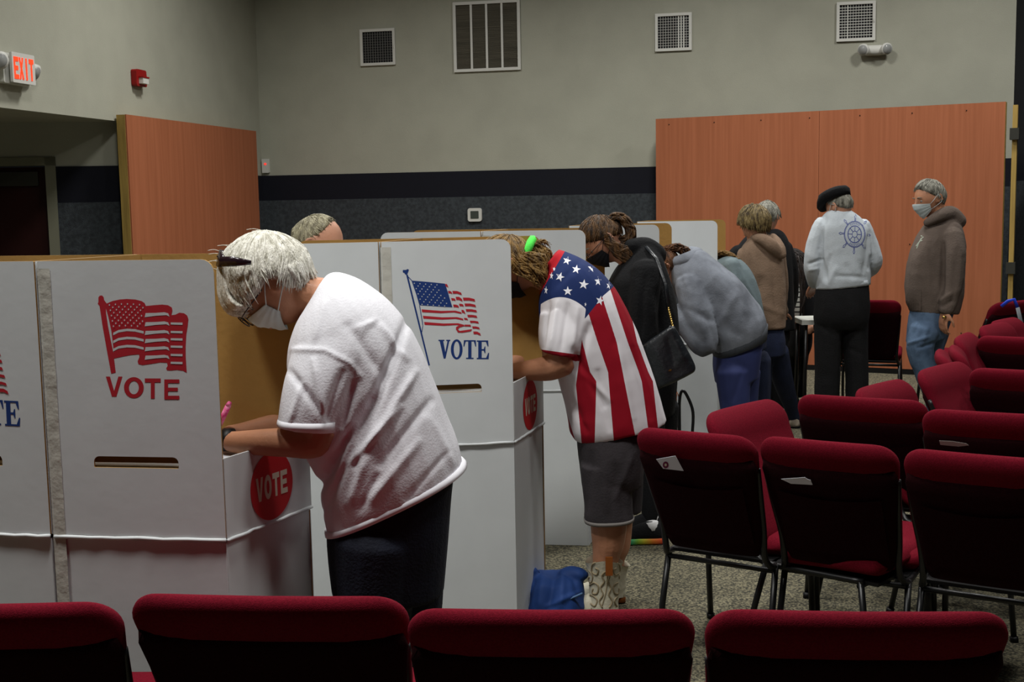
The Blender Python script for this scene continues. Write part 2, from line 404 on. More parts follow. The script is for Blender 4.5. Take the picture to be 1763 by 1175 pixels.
# small white sensor with red light beside the corner
c = on_back(459, 286)
t = thing('wall_sensor', 'small white wall sensor with a red glowing light by room corner', 'sensor', c + nb * .02)
pl = lambda a, b, k: c + ub * a + Z * b + nb * (0.02 + k)
plate([rrect(-.04, -.075, .04, .075, .008)], 0.03, pl).obj('body', M['white'], t, smooth=False)
plate([ell(0, 0.02, .014, .012, 14)], 0.003, lambda a, b, k: pl(a, b, k + .017)).obj('indicator', M['led'], t, smooth=False)
# exit sign on the left wall
def on_left(x, y, off=0.0): return PL(x, y, xy(A_lf) + nl * off, nl)
c = on_left(30, 118)
ex = (ul * .90 + nl * -.42).normalized(); en = Vector((ex.y, -ex.x, 0))
ex, en = ul, nl
c0 = c
t = thing('exit_sign', 'white exit sign with glowing red letters and two lamp heads', 'sign', c0 + nl * .03)
W_, H_ = 0.31, 0.19
cs = PL(39, 119, xy(A_lf) + nl * .1, nl)
pl = lambda a, b, k: cs + ex * a + Z * b + en * k
plate([rrect(-.18, -.11, .15, .105, .015)], 0.06, lambda a, b, k: pl(a, b, k - .065)).obj('housing', M['white'], t, smooth=False)
SX = 0.52 / 0.36
plate([rrect(-.14, -.105, .14, .11, .008)], 0.02, pl).obj('face', M['white'], t, smooth=False)
g = Geo()
for i, ch in enumerate('EXIT'):
    q = plate([[(-.12 + i * .062 + (p[0]) * .052, -.078 + p[1] * .156) for p in lp] for lp in L_block(ch, .27)], 0.003, lambda a, b, k: pl(a, b, k + .0125))
    g.add(q.v, q.f)
g.obj('letters', M['exitred'], t, smooth=False)
for sx, zz, kk in ((-1, .035, .0), (1, -.005, -.02)):
    g = Geo(); cc = pl(-.27 if sx < 0 else .19, zz, kk + (.0 if sx < 0 else -.01))
    ax = (en + Vector((0, -.5, -.25)) if sx < 0 else en + Vector((.1, .1, -.5))).normalized()
    g.tube([cc - ax * .06, cc - ax * .02, cc + ax * .015], [.03, .062, .064], 20); h_ = g.obj('lamp_head', M['white'], t)
    g = Geo(); g.tube([cc + ax * .01, cc + ax * .024], [.052, .045], 20); g.obj('lens', M['lens'], h_)
# fire alarm
c = on_left(234, 135)
t = thing('fire_alarm', 'red fire alarm strobe on the beige left wall', 'alarm', c + nl * .02)
pl = lambda a, b, k: c + ul * a + Z * b + nl * k
plate([rrect(-.09, -.072, .09, .072, .02)], 0.05, lambda a, b, k: pl(a, b, k + .03)).obj('housing', M['red'], t, smooth=False)
g = Geo(); g.box(pl(0.0, -.025, .075), .1, .04, .05, (ul, nl, Z)); g.obj('strobe_lens', M['white'], t, smooth=False)
g = Geo(); g.box(pl(0.0, .005, .075), .11, .05, .012, (ul, nl, Z)); g.obj('visor', M['red'], t, smooth=False)

# ---------------- wooden partitions
def partition(tl, tr, top, th, label, seams, studs, back_sign):
    u = (xy(tr) - xy(tl)).normalized(); L = (xy(tr) - xy(tl)).length; n = Vector((u.y, -u.x, 0))
    t = thing('wooden_partition', label, 'partition', (xy(tl) + xy(tr)) / 2)
    xs = [0] + [L * s for s in seams] + [L]
    for i in range(len(xs) - 1):
        g = Geo(); p = xy(tl) + u * xs[i]; q = xy(tl) + u * (xs[i + 1] - 0.003)
        wallbox(p, q, n, 0.05, top, 0.012, 0).obj('plywood_sheet', M['wood'], t, smooth=False)
    for a in studs:
        g = Geo(); p = xy(tl) + u * (L * a); g.box(p - n * (0.012 + (th - .012) / 2) + Z * (top / 2), 0.038, th - 0.012, top - .01, (u, n, Z)); g.obj('stud', M['lumber'], t, smooth=False)
    for zz in (0.02, top - 0.02):
        g = Geo(); g.box((xy(tl) + xy(tr)) / 2 - n * (0.012 + (th - .012) / 2) + Z * zz, L, th - .012, 0.038, (u, n, Z)); g.obj('rail', M['lumber'], t, smooth=False)
    g = Geo(); g.box((xy(tl) + xy(tr)) / 2 - n * .008 + Z * .024, L, .012, .05, (u, n, Z)); g.obj('base_strip', M['black'], t, smooth=False)
    return t, u, n, L
tl, tr = G(1129, 205, 2.44), G(1732, 175, 2.44)
t, u_, n_, L_ = partition(tl, tr, 2.44, 0.10, 'wide reddish plywood partition standing behind the standing people', (0.5,), (0.006, .25, .5, .75, .994), 1)
# screws
g = Geo()
for i in range(7):
    for zz in (2.38, 1.2, .4):
        p = xy(tl) + u_ * (L_ * (i + .3) / 7) + Z * zz; g.ball(p + n_ * .001, .006, n=6, m=4)
g.obj('screw_heads', M['black'], t)['kind'] = 'stuff'
# prop post with clips at its right end
p = xy(tr) + u_ * 0.075 - n_ * 0.06
g = Geo(); g.box(p + Z * 1.2, 0.04, .07, 2.42, (u_, n_, Z)); g.obj('end_post', M['lumber'], t, smooth=False)
for zz in (2.16, .99):
    g = Geo(); g.box(p + Z * zz + n_ * .02, 0.075, .1, .1, (u_, n_, Z)); g.obj('bracket', M['framedk'], t, smooth=False)
tl, tr = G(217, 197, 2.44), G(441, 226, 2.44)
partition(tl, tr, 2.44, 0.09, 'reddish plywood partition with lumber edge leaning near the left wall', (0.6,), (0.006, .3, .6, .994), 1)

# ================================================================== voting booths
CR, TOPZ, SHZ, FPZ = 0.752, 1.514, 0.958, 0.98
WTH = 0.006
def flat_place(O, u, n): return lambda a, b, k: O + u * a + Z * b + n * k
def two_sided(name, O, u, n, loops, parent, th=WTH, label=None, edge=1):
    """cardboard panel: white on the +n side and brown on the other side and the edges"""
    g = plate(loops, th, flat_place(O, u, n))
    fm = []
    for f in g.f:
        nn = (g.v[f[1]] - g.v[f[0]]).cross(g.v[f[2]] - g.v[f[1]])
        c = sum((g.v[i] for i in f), Vector()) / len(f) - O
        fm.append(0 if c.dot(n) > th * 0.4 else (1 if c.dot(n) < -th * .4 else edge))
    g.m = fm
    return g.obj(name, [M['card'], M['kraft']], parent, smooth=False, label=label)
Zl = lambda s, ox, oy, pts: [(p[0] / s + ox, p[1] / s + oy) for p in pts]

def print_plates(parent, name, layers, O, n, k0=0.0045):
    """layers: list of (material index, pixel loops); mapped onto the plane through O"""
    g = Geo()
    for li, (mi, loops) in enumerate(layers):
        k = k0 + 0.00008 * min(li, 3) + 0.00002 * li
        pts = [[PL(x, y, O, n) for x, y in lp] for lp in loops]
        o2 = pts[0][0]; uu = n.cross(Z).normalized()
        loc = [[((p - o2).dot(uu), (p - o2).z) for p in lp] for lp in pts]
        q = plate(loc, 0.0, lambda a, b, t_: o2 + uu * a + Z * b + n * k)
        g.add(q.v, q.f, mi)
    return g

def red_flag_layers():
    z = lambda pts: Zl(5.595, 140, 490, pts)
    outer = [(165, 125), (178, 108), (200, 106), (215, 122), (220, 150), (236, 172), (245, 184), (300, 160), (370, 145), (440, 140), (520, 145), (580, 160), (610, 180), (622, 208), (700, 200), (780, 194), (835, 200), (872, 222), (878, 250), (868, 296), (905, 292), (945, 272), (990, 278), (1020, 300), (1032, 335), (1025, 400), (1012, 480), (1005, 600), (1006, 700), (1016, 852), (980, 832), (920, 824), (860, 830), (825, 828), (818, 808), (832, 785), (826, 755), (760, 752), (660, 768), (590, 778), (550, 768), (543, 740), (560, 700), (556, 674), (480, 680), (400, 695), (315, 714), (332, 850), (288, 860), (240, 600), (205, 400), (176, 208), (158, 185), (165, 170)]
    L = [(0, [z(outer)])]
    def W(pts): L.append((1, [z(pts)]))
    W([(238, 235), (262, 320), (290, 450), (308, 600), (310, 660), (285, 540), (258, 400), (240, 280)])
    for k, y in enumerate((455, 532, 610)):
        W([(308, y + 36), (360, y + 8), (440, y - 5 + k), (520, y), (602, y + 20), (602, y - 4), (520, y - 24), (440, y - 28), (360, y - 16), (308, y + 10)][::1])
    for k, y in enumerate((290, 378, 462, 540, 618, 700)):
        W([(620, y - 14), (720, y - 16), (800, y - 22), (838, y - 12), (850, y + 20), (820, y + 6), (720, y + 12), (612, y + 26)])
    for y in (378, 460, 530, 601, 681, 757):
        W([(862, y - 12), (976, y - 10), (976, y + 12), (862, y + 8)])
    for r in range(9):
        for c_ in range(6):
            x = 272 + c_ * 58 + (28 if r % 2 else 0) + r * 5; y = 200 + r * 26 - 12 * math.sin((x - 250) / 360 * PI)
            if x < 600: W([(x, y - 10), (x + 7, y), (x, y + 10), (x - 7, y)])
    return L
def vote_block_layers():
    z = lambda pts: Zl(5.595, 140, 490, pts); L = []
    for ch, x0, x1, y0, y1 in (('V', 237, 396, 888, 1082), ('O', 415, 598, 897, 1092), ('T', 612, 765, 906, 1100), ('E', 800, 945, 915, 1108)):
        L.append((0, [z([(x0 + p[0] * (x1 - x0), y1 - p[1] * (y1 - y0)) for p in lp]) for lp in L_block(ch, .245)]))
    return L
def star_pts(x, y, r, k=.42): return [(x + (r if i % 2 == 0 else r * k) * math.sin(i * PI / 5), y - (r if i % 2 == 0 else r * k) * math.cos(i * PI / 5)) for i in range(10)]
def blue_flag_layers():
    z = lambda pts: Zl(4.52, 650, 440, pts); L = []
    L.append((2, [z([(222, 150), (236, 150), (408, 856), (396, 858)])]))
    L.append((2, [z([(228, 152), (244, 168), (270, 196), (268, 202), (240, 172)])]))
    L.append((2, [z([(324, 390), (330, 390), (352, 520), (355, 550), (345, 610), (341, 600), (350, 548), (346, 522)])]))
    L.append((2, [z(ell(205, 124, 9, 12, 12))])); L.append((2, [z(ell(233, 118, 9, 12, 12)), z(ell(233, 118, 4, 6, 12))])); L.append((2, [z([(195, 115), (245, 110), (230, 150), (215, 148)])]))
    L.append((2, [z([(264, 196), (340, 202), (430, 210), (524, 220), (545, 280), (582, 404), (500, 400), (420, 394), (326, 388), (300, 300)])]))
    def R(pts): L.append((0, [z(pts)]))
    for a, b, y in ((343, 655, 430), (353, 668, 480), (362, 676, 528)):
        R([(a, y - 10), (a + 150, y + 2), (b - 50, y), (b - 4, y + 12), (b, y + 26), (b - 60, y + 14), (a + 150, y + 20), (a + 4, y + 12)])
    for (x0, y0, x1, y1, hh) in ((526, 222, 552, 240, 22), (548, 276, 582, 290, 20), (572, 332, 608, 342, 20), (588, 382, 634, 396, 22), (608, 322, 662, 345, 26), (634, 376, 672, 388, 20), (652, 424, 684, 444, 24), (672, 486, 704, 496, 16),
                                 (664, 328, 760, 345, 24), (676, 374, 766, 390, 22), (686, 418, 774, 432, 20), (698, 462, 776, 475, 20), (718, 508, 788, 520, 18), (736, 552, 796, 566, 18), (744, 592, 804, 612, 22), (582, 276, 656, 296, 22), (676, 538, 728, 545, 16)):
        R([(x0, y0), ((x0 + x1) / 2, y0 + 1), (x1 - 6, y1 - 6), (x1, y1 + hh * .6), ((x0 + x1) / 2, y0 + hh - 1), (x0 + 5, y0 + hh)])
    R([(640, 545), (690, 545), (636, 562), (625, 578), (640, 588), (735, 574), (728, 590), (660, 602), (625, 600), (610, 575), (612, 555)])
    for r in range(9):
        for c_ in range(6):
            x = 286 + c_ * 44 + (22 if r % 2 else 0) + r * 7.5; y = 216 + r * 20.5 + (c_ + .5) * 3
            if x < 470 + 12 * r and y < 396: L.append((1, [z(star_pts(x, y, 6.5))]))
    return L
def vote_serif_layers():
    z = lambda pts: Zl(4.52, 650, 440, pts); L = []
    for ch, x0, x1, y0, y1 in (('V', 474, 566, 657, 804), ('O', 572, 660, 658, 806), ('T', 672, 764, 660, 807), ('E', 772, 868, 662, 808)):
        L.append((2, [z([(x0 + p[0] * (x1 - x0), y1 - p[1] * (y1 - y0)) for p in lp]) for lp in L_serif(ch)]))
    return L
PM = [M['pred'], M['card'], M['pblue']]

def booth(N, uv, vv, label, art=None, mirror=False, slot=True):
    """N near corner on the voter's side (ground), uv along the near wing away from the voter, vv into the depth along the open side"""
    N = xy(N); U = uv.normalized(); W = uv.length; V = vv.normalized(); S = vv.length
    t = thing('voting_booth', label, 'voting booth', N + uv * .5 + vv * .5, 'cardboard voting booths in one row')
    nU = Vector((U.y, -U.x, 0));  nU = nU if nU.y < 0 else -nU            # toward the viewer
    nV = Vector((V.y, -V.x, 0));  nV = nV if nV.dot(U) < 0 else -nV       # toward the voter
    # wings: local a runs from voter's edge (0) to back (W)
    lo = rrect(0, CR + .008, W, TOPZ, [0.004, .002, .002, .035])
    # pull the front edge: lower part meets the front panel
    slot_l = rrect(W * .25, .951, W * .74, .982, [.003, .003, .016, .016], 4)
    o = two_sided('near_wing', N, U, nU, [lo] + ([slot_l] if slot else []), t)
    if slot:
        g = Geo(); g.box(N + U * (W * .495) - nU * .010 + Z * .974, W * .50, .003, .022, (U, (nU + Z * .3).normalized(), (Z - nU * .3).normalized())); g.obj('slot_shade', M['kraftdk'], o, smooth=False)  # dark strip added behind the slot for the shade inside the booth
    FN = N + vv
    two_sided('far_wing', FN, U, -nU * -1 if False else -nU, [lo], t)
    two_sided('back_panel', N + uv, V, -nV, [rrect(0, CR + .008, S, TOPZ, .002)], t)
    two_sided('front_panel', N, V, nV, [rrect(0, CR + .008, S, FPZ, .002)], t, edge=0)
    # shelf
    g = Geo(); a = .008
    ps = [N + U * a + V * a, N + uv - U * a + V * a, N + uv + vv - U * a - V * a, N + vv + U * a - V * a]
    g.add([p + Z * (SHZ - .012) for p in ps] + [p + Z * (SHZ - .003) for p in ps], [(3, 2, 1, 0), (4, 5, 6, 7), (0, 1, 5, 4), (1, 2, 6, 5), (2, 3, 7, 6), (3, 0, 4, 7)])
    g.obj('shelf', M['card'], t, smooth=False)
    # lower box
    in_ = .004
    for nm, O, d, n, L in (('base_panel', N, U, nU, W), ('base_panel', N, V, nV, S), ('base_panel', FN, U, -nU, W), ('base_panel', N + uv, V, -nV, S)):
        two_sided(nm, O - n * in_, d, n, [rrect(0, 0, L, CR - .004, .002)], t, edge=0)
    # folded crease lip
    for O, d, n, L in ((N, U, nU, W), (N, V, nV, S)):
        g = Geo(); k = 14
        g.tube([O + d * (L * i / k) + Z * (CR + .003 + RND.uniform(-.0015, .0015)) + n * (.002 + RND.uniform(0, .003)) for i in range(k + 1)], .0055, 6)
        g.obj('crease_lip', M['card'], t)
    # tape along the back edge
    g = Geo(); k = 40
    rr = []
    for i in range(k + 1):
        zz = 0.02 + (TOPZ - .04) * i / k
        dz = .002 * noise.noise(Vector((i * .7, N.x, 0)))
        rr.append([N + uv - U * (.034 + dz) + nU * (WTH / 2 + .0012) + Z * zz, N + uv - U * .012 + nU * (WTH / 2 + .0018 + abs(dz)) + Z * zz, N + uv + U * .004 + nU * (WTH / 2 - .001) + Z * zz])
    g.rings(rr, closed=False, cap=False)
    if not mirror: g.obj('tape', M['tape'], t)
    # front circle
    O = N + V * (S * .52) + nV * (WTH / 2 + .0012)
    fp = lambda k_: (lambda a_, b_, c_: O + V * a_ + Z * b_ + nV * k_)
    if V.y < 0 or mirror: pass
    g = plate([ell(0, .862, .098, .098, 48)], 0, fp(0)); m0 = g.obj('round_emblem', M['pcirc'], t, smooth=False)
    g = Geo()
    flip = 1 if nV.x > 0 else -1
    for i, ch in enumerate('VOTE'):
        x0 = -.073 + i * .0375
        q = plate([[((x0 + p[0] * .032) * flip, .828 + p[1] * .068) for p in lp] for lp in L_block(ch, .3)], 0, fp(.0006)); g.add(q.v, q.f)
    g.obj('emblem_letters', M['pcream'], m0, smooth=False)
    OP = N + nU * (WTH / 2)
    if art == 'red':
        print_plates(t, 'p', red_flag_layers(), OP, nU, .0003).obj('flag_print', PM, t, smooth=False, label='red flag printed on the near wing')
        print_plates(t, 'p', vote_block_layers(), OP, nU, .0003).obj('vote_lettering', PM, t, smooth=False, label='red block letters reading VOTE')
    if art == 'blue':
        a_ = print_plates(t, 'p', blue_flag_layers(), OP, nU, .0003); b_ = print_plates(t, 'p', vote_serif_layers(), OP, nU, .0003)
        a_.obj('flag_print', PM, t, smooth=False, label='red and blue flag on a pole printed on the wing')
        b_.obj('vote_lettering', PM, t, smooth=False, label='blue serif letters reading VOTE')
        booth.art = [(a_, 'flag_print'), (b_, 'vote_lettering')]; booth.ref = (OP.copy(), U.copy(), nU.copy())
    return t
b1N, b1F, b1L = G(390, 933, CR), G(535, 875, CR), G(95, 925, CR)
b2N, b2F = G(885, 763, CR), G(935, 730, CR)
u1 = xy(b1L) - xy(b1N); v1 = xy(b1F) - xy(b1N)
v2 = xy(b2F) - xy(b2N); b2L = PL(666, 745, xy(b2N), Vector((.14, -.99, 0)).normalized()); u2 = xy(b2L) - xy(b2N)
b3N = G(1014, 940, 0); b5N = G(1235, 594, CR); b4N = xy(b3N) * .5 + xy(b5N) * .5 + Vector((-.005, 0, 0))
u3 = Vector((-.48, .07, 0)); v3 = Vector((.118, .388, 0))
booth(b2N, u2, v2, 'booth with red and blue flag wing, used by the star-shirted person', 'blue')
booth(b1N, u1, v1, 'nearest booth with the all-red flag, used by the white-shirted woman', 'red')
booth(b3N, u3, v3, 'third booth in the row, used by the woman in black')
booth(b4N, u3, v3, 'fourth booth in the row, used by the woman in grey sweatshirt')
booth(b5N, u3, v3, 'farthest booth, beside the people at the wooden partition')
# back-to-back partners (their voters stand on the left)
def partner(N, u, v, label, art=None, gap=.012):
    L = xy(N) + u + u.normalized() * gap
    return booth(L + u.normalized() * u.length, -u, v, label, art, True, slot=(art is None))
p1_ = partner(b1N, u1, v1, 'booth cut by the left picture edge, back to back with the nearest booth')
O0, U0, n0 = booth.ref
Lp = xy(b1N) + u1 + u1.normalized() * .012; Up = u1.normalized(); nP = Vector((Up.y, -Up.x, 0)); nP = nP if nP.y < 0 else -nP
for g0, nm in booth.art:
    g = Geo(); g.f = g0.f; g.m = g0.m
    for v in g0.v:
        d = v - O0; g.v.append(Lp + Up * (d.dot(U0) - .020) + Z * (v.z - .01) + nP * (d.dot(n0) + WTH / 2))
    g.obj(nm, PM, p1_, smooth=False)
partner(b2N, u2, v2, 'booth behind the white-haired head, used by the balding man')
partner(b3N, u3, v3, 'booth whose thin top edge shows between flag booth and third booth')

# ================================================================== chairs
def chair(loc, yaw, label, w=0.5, far=False, hh=0.88, pocket=True, dens=1):
    """yaw: direction the sitter faces, as an angle from +Y (counter-clockwise)"""
    f = Vector((-math.sin(yaw), math.cos(yaw), 0)); r = Vector((f.y, -f.x, 0)); O = Vector((loc[0], loc[1], 0))
    P = lambda a, b, c: O + r * a + f * b + Z * c
    t = thing('stacking_chair', label, 'chair', O, 'burgundy stacking chairs')
    s = w / 0.5; REC = math.tan(math.radians(26))
    zb, zt = .47, hh
    back_y = lambda z: -.215 - (z - zb) * REC
    # backrest: horizontal sections from bottom to top
    secs = []; qs = [0, .02, .05, .09, .14, .25, .4, .55, .68, .76, .80, .84, .87, .90, .925, .945, .962, .977, .988, .996, 1.0]
    for q in qs:
        z = zb - .045 + (zt - zb + .045) * q
        wd = (.200 + .050 * q ** .9) * s
        th = .030 + .004 * math.sin(q * PI)
        if q > .74: th = .030 + .012 * math.sin((q - .74) / .26 * PI * .62)
        top = (zt - z) / .07
        if top < 1: c_ = math.sqrt(max(0, 1 - (1 - top) ** 2)); wd -= .075 * (1 - c_); th *= max(.10, c_)
        bot = (z - (zb - .045)) / .05
        if bot < 1: c_ = math.sqrt(max(0, 1 - (1 - bot) ** 2)); wd -= .04 * (1 - c_); th *= max(.2, c_)
        secs.append((z, wd, th))
    for e_ in (.35, .12, .0):
        q = 1 - e_ * .02
    def sec(z, wd, th, dy=0.0, n=28, ex=.38):
        out = []
        for j in range(n):
            a = 2 * PI * j / n; ca, sa = math.cos(a), math.sin(a)
            x = wd * (abs(ca) ** ex) * (1 if ca > 0 else -1); y = th * (abs(sa) ** (.75)) * (1 if sa > 0 else -1)
            curve = -.018 * (1 - (x / (.25 * s)) ** 2)
            out.append(P(x, back_y(z) + y + curve + dy, z))
        return out
    g = Geo(); g.rings([sec(*v) for v in secs]); g.obj('backrest', M['chair'], t)
    # rear shell, same fabric with the shade in its colour, slightly narrower and proud of the cushion's back
    g = Geo(); rr = []
    for i in range(13):
        q = i / 12; z = zb - .0455 + (zt - .075 - zb + .035) * q
        wd = (.197 + .047 * q) * s; 
        if i in (0, 12): wd -= .012
        th = .022 * (0.4 if i == 12 else 1)
        rr.append(sec(z, wd, th, -.020, 24, .3))
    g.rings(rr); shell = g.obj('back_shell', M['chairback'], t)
    if pocket:
        g = Geo(); rr = []
        for i in range(9):
            q = i / 8; z = zb + .0 + .225 * q
            row = []
            for j in range(13):
                x = (-.185 + .37 * j / 12) * s
                zz = z - (.018 * (1 - (x / (.185 * s)) ** 2) if i == 8 else 0) * 1.0
                row.append(P(x, back_y(zz) - .046 - .018 * (1 - (x / (.25 * s)) ** 2) - (.008 * math.sin(q * PI / 2)), zz))
            rr.append(row)
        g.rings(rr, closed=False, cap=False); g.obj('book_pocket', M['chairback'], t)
    # seat
    g = Geo(); rr = []; k = 14
    for i in range(k + 1):
        q = i / k; y = -.11 + .38 * q; wd = .245 * s * (1 - .03 * q); th = .036
        e = min(q, 1 - q) / .10
        if e < 1: c_ = math.sqrt(max(0.0, 1 - (1 - e) ** 2)); wd -= .05 * (1 - c_); th *= max(.15, c_)
        row = []
        for j in range(28):
            a = 2 * PI * j / 28; ca, sa = math.cos(a), math.sin(a)
            x = wd * (abs(ca) ** .35) * (1 if ca > 0 else -1); z = th * (abs(sa) ** .6) * (1 if sa > 0 else -1)
            row.append(P(x, y, .425 + z + (y * .05) + .008 * math.sin(q * PI) * (1 - (x / .3) ** 2)))
        rr.append(row)
    g.rings(rr); st_ = g.obj('seat', M['chair'], t)
    g = Geo(); g.box(P(0, .05, .388 - .006), .44 * s, .40, .012, (r, f, Z)); g.obj('seat_pan', M['black'], st_, smooth=False)
    # tubes
    for sx in (-1, 1):
        g = Geo(); x = .232 * s * sx
        pts = [(x, back_y(.76) - .006, .76), (x * .97, back_y(.65) - .012, .65), (x * .92, back_y(.52) - .012, .52), (x * .90, -.235, .44), (x * .92, -.215, .40), (x * .97, -.17, .378), (x * .97, 0, .38), (x * .97, .2, .385)]
        pts = crom(pts, 4)
        g.tube([P(*p) for p in pts], .0115, 8); g.obj('back_frame', M['tube'], t)
        g = Geo(); g.tube([P(x * .98, -.165, .385), P(x * 1.0, -.215, .2), P(x * 1.0, -.255, .0)], .0115, 8); lg = g.obj('leg', M['tube'], t)
        g = Geo(); g.tube([P(x, -.252, .02), P(x, -.258, 0)], .016, 8); g.obj('foot_cap', M['black'], lg)
        g = Geo(); g.tube([P(x * .97, .19, .385), P(x, .215, .2), P(x * 1.0, .235, .0)], .0115, 8); lg = g.obj('leg', M['tube'], t)
        g = Geo(); g.tube([P(x, .233, .02), P(x, .236, 0)], .016, 8); g.obj('foot_cap', M['black'], lg)
    for yy, zz in ((-.172, .362), (.19, .37)):
        g = Geo(); g.tube([P(-.235 * s, yy, zz), P(.235 * s, yy, zz)], .010, 8); g.obj('stretcher', M['tube'], t)
    t['_f'] = 0; del t['_f']
    return t, P, back_y
def chair_at(l, r, label, away=True, w=None, hh=.88, pocket=True, flush=None, face=None):
    """l and r: pixels of the top corners; away: the back is toward the viewer"""
    a, b = G(l[0], l[1], hh), G(r[0], r[1], hh); u = (xy(b) - xy(a)); L = u.length; u.normalize()
    f = Vector((-u.y, u.x, 0)) if away else Vector((u.y, -u.x, 0))
    if face: f = Vector((face[0], face[1], 0)).normalized(); u = Vector((-f.y, f.x, 0)); u = u if u.y > 0 else -u
    REC = math.tan(math.radians(26)); off = -.215 - (hh - .47) * REC
    w_ = w or max(.42, min(.6, L * 1.0))
    m = (xy(a) + xy(b)) / 2 if flush is None else (xy(a) + u * w_ / 2 if flush == 'l' else xy(b) - u * w_ / 2)
    O = m - f * off
    yaw = math.atan2(-f.x, f.y)
    return chair(O, yaw, label, w=w_, hh=hh, pocket=pocket)

chair_at((-280, 1040), (208, 1034), 'chair at the lower left edge, only its right shoulder in view', pocket=False)
chair_at((212, 1020), (706, 1026), 'front-row chair below the nearest booth, wide back seen from behind', pocket=False)
chair_at((690, 1046), (1206, 1047), 'front-row chair seen from behind, below the blue bag and the white cowboy boot', pocket=False)
chair_at((1208, 1047), (1752, 1052), 'front-row chair at the lower right, rounded right shoulder in view', pocket=False)
rowE = chair_at((1090, 733), (1302, 752), 'chair at the left end of the second row with a stickered card in its pocket')
rowF = chair_at((1302, 748), (1549, 769), 'middle second-row chair with thin white papers in its pocket')
rowG = chair_at((1550, 769), (1815, 792), 'second-row chair at the right picture edge, without papers')
rowN = chair_at((1368, 677), (1602, 690), 'dark chair back behind the second row, left of the one with a grey paper')
rowO = chair_at((1583, 702), (1835, 716), 'dark chair back holding a grey paper, behind the second row')
rowP = chair_at((1664, 632), (1880, 642), 'chair back at right edge just right of the big tilted red backrest')
rowQ = chair_at((1678, 577), (1860, 584), 'dark chair back at right edge below the blue lanyard')
# chairs turned toward the viewer, bright front side visible
chair_at((1222, 704), (1340, 684), 'chair turned to the viewer in front of the blue leggings', away=False, w=.50, flush='r', face=(.72, -.69))
chair_at((1460, 668), (1562, 650), 'chair with only its red top visible below the man in black beret', away=False, w=.46, flush='r', face=(.72, -.69))
chair_at((1570, 641), (1662, 620), 'largest tilted red backrest at the right, facing the viewer', away=False, w=.50, flush='r', face=(.72, -.69))
chair_at((1586, 610), (1621, 598), 'front one of the two small overlapping red backrests by the jeans', away=False, w=.40, flush='r', face=(.95, -.31))
chair_at((1606, 600), (1644, 591), 'rear one of the two small overlapping red backrests by the jeans', away=False, w=.40, flush='r', face=(.95, -.31))
chair_at((1628, 586), (1674, 570), 'tilted red backrest right of the jeans of the hooded man', away=False, w=.46, flush='r', face=(.86, -.51))
chair_at((1697, 560), (1738, 553), 'small red backrest at the right edge, front one of two', away=False, w=.44, flush='r', face=(.72, -.69))
chair_at((1708, 551), (1755, 545), 'small red backrest at the right edge, rear one of two', away=False, w=.44, flush='r', face=(.72, -.69))
chD = chair_at((1716, 521), (1768, 516), 'dark chair at the right edge with a blue lanyard over its top', w=.44)
chT = chair_at((1442, 516), (1549, 517), 'dark chair standing behind the man in the black beret', w=.48, pocket=False)
# lanyard with a pale badge strip over that far chair
g = Geo(); a = G(1716, 523, .885); 
pts = [(1724, 528), (1735, 519), (1746, 516), (1752, 530), (1757, 552), (1762, 580), (1766, 605)]
dd = a.y - .02
g.tube([D(x, y, dd - .05 - .0 * i) for i, (x, y) in enumerate(pts[:4])], .012, 6, .4); lany = g.obj('lanyard', mat('blue_ribbon', (30, 60, 190), .6)); tag(lany, 'blue ribbon lanyard with pale strap hanging over a chair at right edge', 'lanyard')
g = Geo(); g.tube([D(x, y, dd - .06) for x, y in pts[3:]], .014, 6, .3); g.obj('pale_strap', mat('pale_ribbon', (120, 125, 130), .6), lany)
# papers in chair pockets
def paper(ch, pts, label, name='paper_card', dot=None, col='paper'):
    t, P, by = ch
    yaw_n = (P(0, -1, 0) - P(0, 0, 0)).normalized(); zc_ = .76; p0 = P(0, by(zc_) - .070, zc_); rec = math.radians(26); yaw_n = (yaw_n * math.cos(rec) - Z * math.sin(rec)).normalized()
    w = [PL(x, y, p0, yaw_n) for x, y in pts]
    q = [p + yaw_n * .0015 for p in w]
    g = Geo(); n = len(w); g.add(w + q, [tuple(range(n)), tuple(range(n, 2 * n))[::-1]] + [(i, (i + 1) % n, n + (i + 1) % n, n + i) for i in range(n)])
    o = g.obj(name, M[col], smooth=False); tag(o, label, 'paper')
    if dot:
        e = [PL(x, y, p0 + yaw_n * .0022, yaw_n) for x, y in ell(dot[0], dot[1], dot[2], dot[3], 16)]
        g = Geo(); g.add(e, [tuple(range(16))]); g.obj('round_sticker', mat('plum_sticker', (110, 30, 70)), o, smooth=False)
        e = [PL(x, y, p0 + yaw_n * .0028, yaw_n) for x, y in ell(dot[0], dot[1], dot[2] * .4, dot[3] * .4, 12)]
        g = Geo(); g.add(e, [tuple(range(12))]); g.obj('sticker_centre', M['pcream'], o, smooth=False)
M['greypaper'] = mat('grey_paper', (150, 146, 140), .8)
paper(rowE, [(1130, 791), (1163, 785), (1177, 811), (1142, 807)], 'white card with a round sticker in the end chair pocket', dot=(1146, 801, 5, 6))
paper(rowF, [(1345, 825), (1386, 822), (1390, 825), (1396, 827), (1399, 835), (1362, 833)], 'thin white papers in the middle second-row chair pocket')
paper(rowO, [(1617, 759), (1640, 760), (1664, 764), (1668, 767), (1650, 769), (1619, 766)], 'grey paper in the pocket of the dark chair back at right', col='greypaper')
